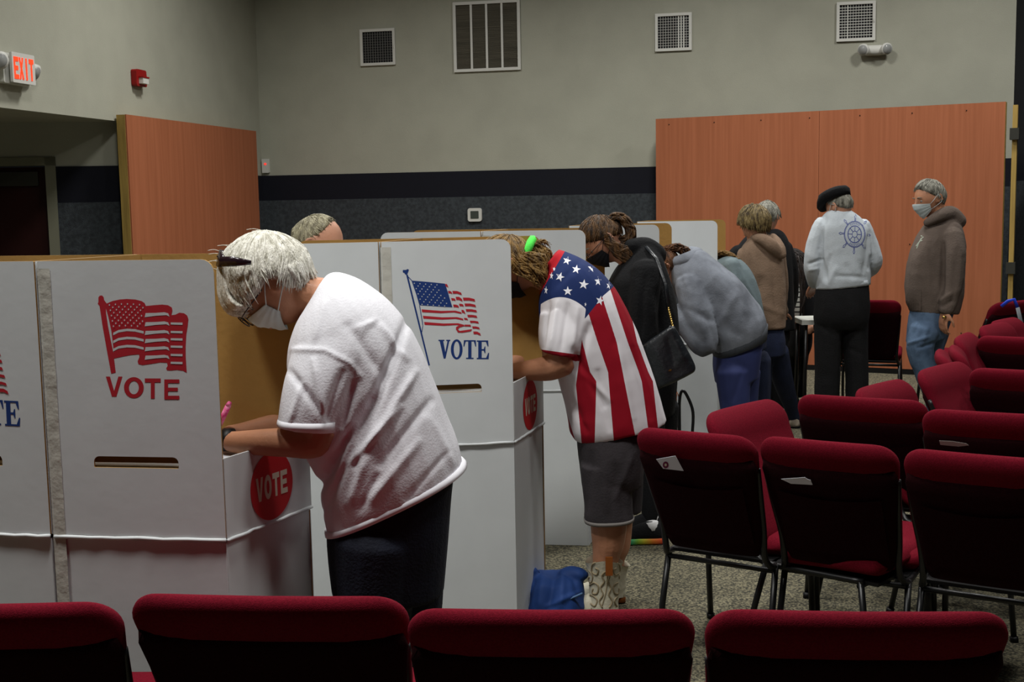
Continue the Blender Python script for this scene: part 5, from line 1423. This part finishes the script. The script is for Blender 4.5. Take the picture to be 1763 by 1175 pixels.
f.add(hand(f.P(1280, 545, .24), (-.1, .9, -.3), (0, 0, -1), .95, .5, 1)); f.add(hand(f.P(1350, 541, .18), (.1, .9, -.2), (0, 0, -1), .95, .5, -1))
legs(f, [(1302, 556, 1345, 553, .10, 0), (1297, 590, 1351, 585, .13, 0), (1296, 615, 1350, 610, .13, 0)],
     [[(1312, 610, 0, 20), (1312, 670, 0, 16), (1312, FY(1312, 8.3) - 20, 0, 13)], [(1336, 605, .05, 22), (1348, 655, .15, 18), (1362, 700, .3, 13), (1368, 722, .35, 11)]], M['denim'], .009)
f.finish(M['skin2'])
M['ashblond'] = hmat('ash_blond_hair', (136, 118, 76), (56, 42, 24))
hair(hd, f.root, M['ashblond'], crown=(-.5, 0, .86), front=90, side=104, back=118, thick=.024, nclump=170, rad=.008, seed=51, flare=.004, wav=.012)
M['shoebeige'] = mat('beige_suede', (150, 138, 122), .8)
shoe(H(1300, 8.3, 0), (-.3, 1, 0), .26, M['shoebeige'], f.root); shoe(H(1366, 8.6, 0), (.5, 1, 0), .26, M['shoebeige'], f.root)

# ---------------------------------------------------------------- 7: person in black with grey hair
f = Fig('person', 'grey-haired person in black coat standing behind the woman in tan', 9.0, base=(1315, 0), vox=.009)
T = [(1272, 570, 1368, 568, .15, 0), (1266, 520, 1366, 515, .15, 0), (1266, 470, 1364, 465, .15, 0), (1266, 435, 1360, 425, .14, 0), (1284, 408, 1350, 402, .11, 0), (1305, 396, 1338, 394, .06, 0)]
A1 = [(1272, 432, 0, 12), (1262, 450, 0, 13), (1264, 500, .05, 12), (1270, 535, .15, 9)]; A2 = [(1352, 425, 0, 12), (1362, 460, 0, 12), (1364, 505, .08, 11), (1358, 535, .18, 9)]
f.garment('coat', [f.loft(T), f.limb(A1), f.limb(A2)], M['blackcloth'], .009)
hd = Head(f.P(1321, 376, 0), (.45, .8, -.35), (.1, .3, .95), .98); hd.skin(f.body)
f.add(f.limb([(1321, 385, 0, 12), (1321, 402, 0, 13)])); f.add(f.loft(T[:-1], shrink=.85))
f.add(hand(f.P(1270, 537, .17), (0, .9, -.3), (0, 0, -1), .95, .5, 1)); f.add(hand(f.P(1358, 537, .2), (0, .9, -.3), (0, 0, -1), .95, .5, -1))
f.add(f.limb(A1, shrink=.7)); f.add(f.limb(A2, shrink=.7))
legs(f, [(1285, 560, 1360, 558, .13, 0), (1288, 600, 1358, 600, .13, 0)], [[(1305, 600, 0, 19), (1305, 660, 0, 15), (1305, FY(1305, 9) - 18, 0, 12)], [(1338, 600, 0, 19), (1338, 660, 0, 15), (1338, FY(1338, 9) - 18, 0, 12)]], M['blackcloth'], .01)
f.finish(M['skin2'])
M['greyhair'] = hmat('grey_hair', (150, 148, 136), (80, 78, 68))
hair(hd, f.root, M['greyhair'], crown=(-.4, 0, .9), front=70, side=92, back=115, thick=.016, nclump=90, rad=.007, seed=61)
for x in (1300, 1340): shoe(H(x, 9.0, 0), (0, 1, 0), .27, M['black'], f.root)

# ---------------------------------------------------------------- 8: long dark hair, striped top, bending at the table
f = Fig('person', 'person with long dark hair, striped top and black jacket bending over table', 9.55, base=(1378, 0), vox=.009)
def stripes():
    m = bpy.data.materials.new('black_white_stripe_knit'); m.use_nodes = True; nt = m.node_tree; b = nt.nodes['Principled BSDF']; b.inputs['Roughness'].default_value = .9
    tc = nt.nodes.new('ShaderNodeTexCoord'); sp = nt.nodes.new('ShaderNodeSeparateXYZ'); nt.links.new(tc.outputs['Object'], sp.inputs[0])
    a = nt.nodes.new('ShaderNodeMath'); a.operation = 'MULTIPLY'; a.inputs[1].default_value = 26; nt.links.new(sp.outputs['Z'], a.inputs[0])
    c = nt.nodes.new('ShaderNodeMath'); c.operation = 'FRACT'; nt.links.new(a.outputs[0], c.inputs[0])
    d = nt.nodes.new('ShaderNodeMath'); d.operation = 'GREATER_THAN'; d.inputs[1].default_value = .3; nt.links.new(c.outputs[0], d.inputs[0])
    mx = nt.nodes.new('ShaderNodeMix'); mx.data_type = 'RGBA'; nt.links.new(d.outputs[0], mx.inputs[0]); mx.inputs[6].default_value = lin((14, 14, 16)); mx.inputs[7].default_value = lin((190, 192, 186))
    nt.links.new(mx.outputs[2], b.inputs['Base Color']); return m
f.garment('striped_top', [f.loft([(1353, 545, 1385, 545, .10, -.04), (1352, 510, 1386, 510, .11, -.04), (1353, 478, 1384, 478, .10, 0)])], stripes(), .009)
f.garment('jacket', [f.loft([(1372, 575, 1402, 570, .14, 0), (1371, 540, 1403, 530, .15, 0), (1368, 500, 1400, 500, .15, 0), (1362, 470, 1392, 475, .13, 0)]), f.limb([(1392, 490, -.02, 10), (1400, 520, -.06, 10), (1396, 545, -.12, 8)])], M['blackcloth'], .009)
hd = Head(f.P(1367, 456, 0), (-.5, -.5, -.7), (-.4, 0, .9), .98); hd.skin(f.body)
f.add(f.limb([(1369, 462, 0, 11), (1376, 482, 0, 12)])); f.add(f.loft([(1356, 560, 1398, 560, .11, 0), (1356, 520, 1396, 520, .12, 0), (1360, 482, 1386, 482, .1, 0)]))
f.add(f.limb([(1360, 495, -.1, 8), (1354, 530, -.13, 8), (1356, 545, -.15, 6)])); f.add(hand(f.P(1356, 542, -.15), (-.2, -.4, -.6), (0, -.4, -1), .95, .5, 1)); f.add(hand(f.P(1396, 545, -.12), (-.2, -.5, -.6), (0, -.4, -1), .95, .5, -1))
legs(f, [(1356, 556, 1396, 556, .13, 0), (1352, 590, 1397, 590, .14, 0), (1356, 612, 1390, 612, .12, 0)], [[(1366, 608, -.02, 14), (1364, 650, 0, 12), (1364, FY(1364, 9.55) - 18, 0, 9)], [(1378, 608, .06, 15), (1376, 650, .06, 12), (1376, FY(1376, 9.6) - 18, .06, 9)]], M['blackcloth'], .01)
f.finish(M['skin2'])
M['blackhair'] = hmat('near_black_hair', (40, 28, 22), (16, 11, 9))
hh = hair(hd, f.root, M['blackhair'], crown=(-.3, 0, .95), front=65, side=105, back=125, thick=.018, nclump=80, rad=.008, seed=71)
g = Geo(); r_ = random.Random(18)
for k in range(50): lock(g, [f.P(1372 + j(8), 445 + j(5), -.06 + j(.05)), f.P(1380 + j(4), 470 + j(6), -.09 + j(.05)), f.P(1382 + j(5), 510 + j(8), -.12 + j(.03)), f.P(1380 + j(5), 545 + j(10), -.13 + j(.03))], [.008, .012, .011, .003])
g.obj('loose_hair', M['blackhair'], hh)['kind'] = 'stuff'
for x in (1360, 1374): shoe(H(x, 9.57, 0), (-1, -.3, 0), .25, M['black'], f.root)

# ---------------------------------------------------------------- 9: man in beret
f = Fig('person', 'man in black beret and pale sweatshirt with a ship wheel on the back', 8.72, base=(1450, 0), vox=.008)
M['palesw'] = mat('pale_blue_grey_fleece', (190, 198, 204), .9, .04, 8, .2, 110)
T = [(1406, 499, 1497, 489, .135, 0), (1407, 480, 1497, 474, .15, 0), (1409, 440, 1497, 436, .15, 0), (1408, 410, 1496, 408, .15, 0), (1408, 388, 1490, 388, .135, 0), (1419, 371, 1476, 371, .10, 0), (1430, 361, 1462, 361, .065, 0)]
A1 = [(1417, 385, .0, 15), (1407, 415, .0, 17), (1400, 450, .0, 16), (1400, 470, .03, 14), (1402, 487, .10, 11)]
A2 = [(1484, 388, 0, 14), (1497, 420, 0, 14), (1506, 448, .0, 13), (1503, 460, .06, 12), (1490, 472, .17, 10), (1478, 480, .24, 8)]
f.garment('sweatshirt', [f.loft(T), f.limb(A1), f.limb(A2)], M['palesw'], .007, 2, [(1422, 375, 1412, 430, 4, -.012), (1410, 430, 1425, 490, 5, -.01), (1392, 455, 1415, 447, 3, -.014), (1393, 465, 1410, 462, 3, .010), (1440, 460, 1425, 492, 5, .008), (1480, 450, 1492, 485, 5, -.008),
     (1496, 400, 1488, 470, 4, -.012), (1440, 476, 1490, 478, 4, -.008), (1430, 440, 1420, 480, 4, -.008), (1500, 440, 1496, 465, 3, -.008), (1455, 455, 1470, 480, 6, -.006)], .003, 7)
wheel_src = f.last
# ship wheel ribbon drawing
def ribbon(pts, w):
    out = []
    for i in range(len(pts) - 1):
        (x0, y0), (x1, y1) = pts[i], pts[i + 1]; dx, dy = x1 - x0, y1 - y0; L = math.hypot(dx, dy) or 1; nx, ny = -dy / L * w / 2, dx / L * w / 2
        out.append([(x0 + nx, y0 + ny), (x1 + nx, y1 + ny), (x1 - nx, y1 - ny), (x0 - nx, y0 - ny)])
    return out
wc = (1471.5, 403.5)
def wp(r, a, ex=.80): return (wc[0] + r * math.cos(a) * ex * 1.0 + 0, wc[1] + r * math.sin(a))
loops = []
for R_, w in ((22.5, .9), (21, .5), (14.5, 1.2), (5.5, .8)):
    loops += ribbon([wp(R_, 2 * PI * k / 48) for k in range(49)], w)
for k in range(8):
    a = k * PI / 4 + .05
    loops += ribbon([wp(5.5, a), wp(10, a), wp(14.5, a)], .9)
    loops += ribbon([wp(22.5, a - .04), wp(27, a - .03), wp(31, a - .06), wp(34, a)], .8) + ribbon([wp(22.5, a + .04), wp(27, a + .03), wp(31, a + .06), wp(34, a)], .8)
for k in range(7):
    a = PI / 2 + .55 - k * .18
    loops += ribbon([wp(16.6, a), wp(20, a)], .8)
    b_ = -PI / 2 - .5 + k * .17; loops += ribbon([wp(17, b_), wp(20, b_ + .05)], .8)
q = project_patch(wheel_src, loops, .0015)
q.obj('ship_wheel_print', mat('blue_ink', (62, 74, 150), .8), f.root, smooth=False)
band(f, (1407, 489, 1406, 498), (1497, 480, 1497, 489), .14, 0, 0, M['palesw'], 'waist_band', off=.0)
hd = Head(f.P(1445, 357, 0), (-.55, .70, -.45), (-.25, .3, .9), 1.0); hd.skin(f.body)
f.add(f.limb([(1441, 357, 0, 13), (1444, 366, 0, 14), (1446, 380, 0, 15)])); f.add(f.loft(T[:-1], shrink=.85)); f.add(f.limb(A1, shrink=.7)); f.add(f.limb(A2, shrink=.7))
f.add(hand(f.P(1402, 488, .12), (0, .7, -.5), (.3, 0, -1), 1, .5, 1)); f.add(hand(f.P(1478, 481, .26), (-.6, .6, -.2), (0, 0, -1), 1, .5, -1))
M['blkjeans'] = mat('black_denim', (17, 17, 19), .85, .25, 12, .3, 100)
legs(f, [(1407, 490, 1494, 484, .13, 0), (1403, 525, 1496, 520, .145, 0), (1402, 550, 1495, 545, .135, 0), (1405, 568, 1492, 565, .10, 0)],
     [[(1427, 545, 0, 25), (1425, 590, 0, 23), (1424, 640, 0, 21.5), (1423, 672, 0, 21), (1422, FY(1422, 8.72) - 18, 0, 18)], [(1470, 545, .02, 25), (1472, 590, .02, 22), (1475, 640, .02, 20), (1475, 672, .02, 19.5), (1474, FY(1474, 8.74) - 18, .02, 17)]], M['blkjeans'], .009, fl=[(1410, 560, 1440, 580, 4, -.004), (1460, 600, 1485, 610, 4, -.004)], na=.002)
f.finish(M['skin2'])
hair(hd, f.root, M['greyhair'], crown=(-.4, 0, .9), front=60, side=80, back=100, thick=.008, nclump=60, rad=.004, seed=81, flare=.001)
g = Geo(); c = hd.W(.002, .008, .094); rr = []
fa, la, ua = hd.f, hd.l, (hd.u + hd.l * .15).normalized()
for q_, (rx, hgt) in enumerate(((.092, -.05), (.104, -.045), (.122, -.02), (.128, .0), (.118, .022), (.085, .038), (.04, .046), (.008, .048))):
    rr.append([c + fa * (rx * math.cos(a) * 1.08 + .012 * (q_ > 1)) + la * (rx * math.sin(a) * .92) + ua * (hgt + (-.040 * max(0, math.cos(a)) if 1 < q_ < 5 else 0)) for a in [2 * PI * k / 30 for k in range(30)]])
rr[0] = [hd.W(.0, 0, .06) + fa * (.1 * math.cos(a)) + la * (.082 * math.sin(a)) for a in [2 * PI * k / 30 for k in range(30)]]
g.rings(rr); hat = g.obj('beret', M['blackcloth'], f.root)
g = Geo(); g.ball(c + ua * .052, .006, n=8, m=6); g.obj('stalk', M['blackcloth'], hat)
for x in (1422, 1474): shoe(H(x, 8.7, 0), (-.1, 1, 0), .28, M['black'], f.root)
hd.mask(f.root, M['mask'])

# ---------------------------------------------------------------- 10: man in brown hoodie
f = Fig('person', 'grey-haired man in brown hoodie, blue jeans and white mask, hand at his side', 8.8, base=(1612, 0), vox=.008)
M['brownh'] = mat('brown_fleece', (98, 86, 78), .95, .12, 8, .3, 100)
T = [(1568, 536, 1648, 540, .135, 0), (1560, 512, 1656, 512, .145, 0), (1561, 480, 1658, 475, .15, 0), (1566, 445, 1660, 435, .155, 0), (1577, 415, 1658, 405, .15, 0), (1588, 396, 1650, 385, .12, 0), (1598, 382, 1636, 372, .075, 0)]
A1 = [(1640, 405, -.12, 17), (1644, 440, -.17, 18), (1642, 480, -.18, 17), (1634, 515, -.18, 15), (1628, 534, -.18, 13)]
A2 = [(1625, 405, .13, 16), (1615, 450, .16, 16), (1600, 490, .16, 14), (1592, 510, .15, 12)]
f.garment('hoodie', [f.loft(T), f.limb(A1), f.limb(A2), f.limb([(1596, 385, -.06, 7), (1615, 374, -.09, 10), (1636, 368, -.03, 13), (1650, 382, .0, 13), (1640, 372, .06, 12), (1615, 378, .08, 8)])],
          M['brownh'], .007, 2, [(1600, 420, 1610, 500, 5, -.008), (1625, 420, 1622, 510, 4, -.014), (1648, 430, 1640, 520, 5, -.008), (1615, 520, 1640, 505, 4, .009), (1618, 530, 1642, 518, 4, -.009), (1580, 440, 1575, 520, 5, .006), (1640, 390, 1655, 440, 4, .006), (1595, 392, 1630, 382, 3, -.008)], .004, 7)
# pouch pocket and lettering on the chest
q = project_patch(f.last, [[(x, y), (x + 4, y), (x + 4, y + 3.2), (x, y + 3.2)] for x, y in [(1562 + i * 4, 500 + k * 3.2) for i in range(6) for k in range(11)]], .006)
if q.v: q.obj('pouch_pocket', M['brownh'], f.root)
q = project_patch(f.last, ribbon([(1590, 408), (1586, 411), (1585, 415), (1588, 414)], 1.6) + ribbon([(1584, 415), (1580, 420), (1577, 424)], 1.8) + ribbon([(1586, 410), (1582, 418), (1578, 428)], 1.4) + ribbon([(1588, 407), (1585, 406)], 1.5), .002)
if q.v: q.obj('chest_print', mat('pale_ink', (150, 158, 142)), f.root, smooth=False)
hd = Head(f.P(1600, 343, 0), (-.93, -.25, -.22), (-.2, 0, .98), 1.10); hd.skin(f.body); hd.eyes(f.root)
f.add(f.limb([(1608, 352, 0, 14), (1616, 368, 0, 16), (1620, 390, 0, 18)])); f.add(f.loft(T[:-1], shrink=.85)); f.add(f.limb(A1, shrink=.7)); f.add(f.limb(A2, shrink=.7))
f.add(hand(f.P(1627, 534, -.18), (-.15, -.05, -1), (.8, .3, 0), 1.15, .7, 1)); f.add(hand(f.P(1590, 512, .14), (-.5, -.1, -.6), (.4, 0, -.8), 1, .6, -1))
M['ltjeans'] = mat('blue_jeans', (92, 114, 140), .85, .0, 6, .2, 100, col2=(62, 80, 104), detail=5)
legs(f, [(1570, 528, 1642, 530, .13, 0), (1565, 560, 1634, 552, .14, 0), (1562, 590, 1625, 580, .13, 0)],
     [[(1592, 570, -.07, 26), (1584, 600, -.08, 23), (1593, 640, -.08, 19), (1606, 680, -.08, 16), (1612, FY(1612, 8.72) - 18, -.08, 14)], [(1608, 570, .08, 26), (1602, 605, .08, 22), (1612, 650, .08, 18), (1630, 690, .08, 15), (1640, FY(1640, 8.88) - 18, .08, 13)]], M['ltjeans'], .008,
     fl=[(1565, 592, 1600, 580, 3, .012), (1580, 600, 1610, 590, 3, -.012), (1590, 545, 1570, 580, 4, -.008), (1600, 560, 1580, 610, 4, .008)], na=.003)
f.finish(M['skin'])
hair(hd, f.root, M['greyhair'], crown=(-.35, 0, .92), front=62, side=82, back=112, thick=.012, nclump=170, rad=.0055, seed=91, flare=.002)
hd.mask(f.root, M['mask'], bulge=.014)
g = Geo(); c = f.P(1624, 546, -.21); g.tube([c + Vector((-.012, -.02, 0)), c + Vector((.012, -.02, 0))], .010, 12); g.obj('ring', M['brass'], f.root)
for x, dz in ((1622, -.08), (1650, .08)): shoe(H(x, f.d + dz, 0), (-1, 0, 0), .28, M['shoebeige'], f.root)

# ---------------------------------------------------------------- 11: balding man behind the second booth
f = Fig('person', 'balding grey-haired man, only the top of his head above the booth', 4.86, base=(470, 0), vox=.009)
M['shirtgrey'] = mat('grey_shirt', (120, 124, 130), .9)
T = [(400, 760, 480, 780, .17, 0), (395, 700, 485, 720, .18, 0), (400, 620, 505, 650, .19, 0), (420, 550, 530, 580, .2, 0), (455, 490, 545, 530, .17, 0), (490, 460, 545, 490, .1, 0)]
A1 = [(510, 530, -.17, 28), (520, 590, -.19, 26), (530, 630, -.19, 22), (570, 640, -.12, 17), (600, 645, -.08, 14)]; A2 = [(500, 530, .17, 28), (510, 600, .18, 24), (560, 635, .12, 17), (600, 645, .08, 14)]
f.garment('shirt', [f.loft(T), f.limb(A1), f.limb(A2)], M['shirtgrey'], .01)
hd = Head(f.P(545, 423, 0), (.80, 0, -.6), (.6, 0, .80), 1.02); hd.skin(f.body)
f.add(f.limb([(535, 440, 0, 24), (515, 470, 0, 26), (500, 500, 0, 28)])); f.add(f.loft(T, shrink=.85)); f.add(f.limb(A1, shrink=.7)); f.add(f.limb(A2, shrink=.7))
f.add(hand(f.P(600, 645, -.08), (1, .2, -.1), (0, 0, -1), 1, .5, -1)); f.add(hand(f.P(600, 645, .08), (1, -.2, -.1), (0, 0, -1), 1, .5, 1))
legs(f, [(400, 740, 480, 760, .16, 0), (402, 800, 482, 820, .165, 0)], [[(430, 820, -.09, 38), (435, 950, -.09, 28), (438, FY(438, 4.77) - 30, -.09, 22)], [(455, 820, .09, 38), (460, 950, .09, 28), (465, FY(465, 4.95) - 28, .09, 22)]], M['jeansdk'], .012)
f.finish(M['skin2'])
M['thinhair'] = hmat('thin_grey_hair', (172, 166, 138), (110, 104, 84))
hair(hd, f.root, M['thinhair'], crown=(-.75, 0, .66), front=48, side=70, back=90, thick=.005, nclump=130, rad=.0045, seed=101, flare=.001)
for x, dz in ((420, -.09), (448, .09)): shoe(H(x, f.d + dz, 0), (1, 0, 0), .28, M['black'], f.root)

# ---------------------------------------------------------------- bags on the floor
c0 = G(950, 1066, 0); dB = c0.y + .05
t = thing('cloth_bag', 'blue cloth bag slumped on the carpet beside the cowboy boots', 'bag', (c0.x, dB, 0))
g = Geo(); rr = []
for x1, y1, x2, y2, b in ((896, 1068, 1006, 1068, .13), (893, 1050, 1007, 1055, .15), (902, 1015, 1006, 1020, .13), (908, 998, 1004, 1000, .10), (914, 990, 1000, 990, .06)):
    rr.append((x1, y1, x2, y2, b))
for q in crom([tuple(map(float, r)) for r in rr], 4):
    p1, p2 = D(q[0], q[1], dB), D(q[2], q[3], dB); c = (p1 + p2) / 2; e = (p2 - p1) / 2
    g_ = [c + e * (abs(math.cos(a)) ** .8 * (1 if math.cos(a) > 0 else -1)) + Vector((0, q[4], 0)) * math.sin(a) for a in [2 * PI * k / 28 for k in range(28)]]
    rr_ = rr_ + [g_] if 'rr_' in dir() else [g_]
g.rings(rr_); g.ball(D(915, 990, dB), .03); g.ball(D(988, 990, dB), (.06, .05, .03))
gg = remesh(g, .007, 3); folds(gg, [(920, 990, 905, 1050, 6, -.012), (935, 990, 930, 1050, 7, .012), (955, 990, 945, 1050, 6, -.012), (970, 985, 965, 1045, 6, .010), (985, 990, 1000, 1040, 6, -.010), (940, 1045, 1000, 1020, 4, .008)], .006, 9)
gg.obj('sack', mat('blue_nylon', (30, 62, 122), .7, .1, 9), t)
g = Geo(); g.tube([D(x, y, dB - .12) for x, y in ((1003, 1022), (985, 1030), (960, 1042), (945, 1052))], .004, 6); g.obj('drawstring', mat('pale_cord', (90, 120, 160)), t)
g = Geo(); g.tube([D(908, 1000, dB), D(910, 984, dB), D(916, 979, dB), D(922, 990, dB)], [.02, .016, .01, .02], 8); g.obj('corner_tuft', mat('blue_nylon_corner', (30, 62, 122), .7), t)
# tote bag with upright handles
c0 = H(1178, 6.35, 0)
t = thing('tote_bag', 'dark tote bag with upright brown and black leather handles by booth', 'bag', c0)
g = Geo(); rr = []
for z, w, b in ((0, .13, .07), (.02, .15, .08), (.15, .16, .075), (.27, .165, .05), (.28, .16, .045)):
    rr.append([c0 + Vector((w * (abs(math.cos(a)) ** .5) * (1 if math.cos(a) > 0 else -1), b * (abs(math.sin(a)) ** .6) * (1 if math.sin(a) > 0 else -1), z)) for a in [2 * PI * k / 28 for k in range(28)]])
g.rings(rr); g.obj('bag_body', M['leather'], t)
zt = .26
g = Geo(); g.tube([D(x, y, 6.30) for x, y in ((1164, 790), (1164, 735), (1163, 685), (1166, 676), (1170, 684), (1169, 735), (1167, 790))], .007, 8, .5); g.obj('handle', M['boottan'], t)
g = Geo(); g.tube([Vector(q[:3]) for q in crom([tuple(D(x, y, 6.27)) for x, y in ((1171, 790), (1170, 735), (1170, 690), (1175, 673), (1184, 684), (1193, 710), (1192, 745), (1188, 790))], 4)], .008, 8, .5); g.obj('handle', M['leather'], t)
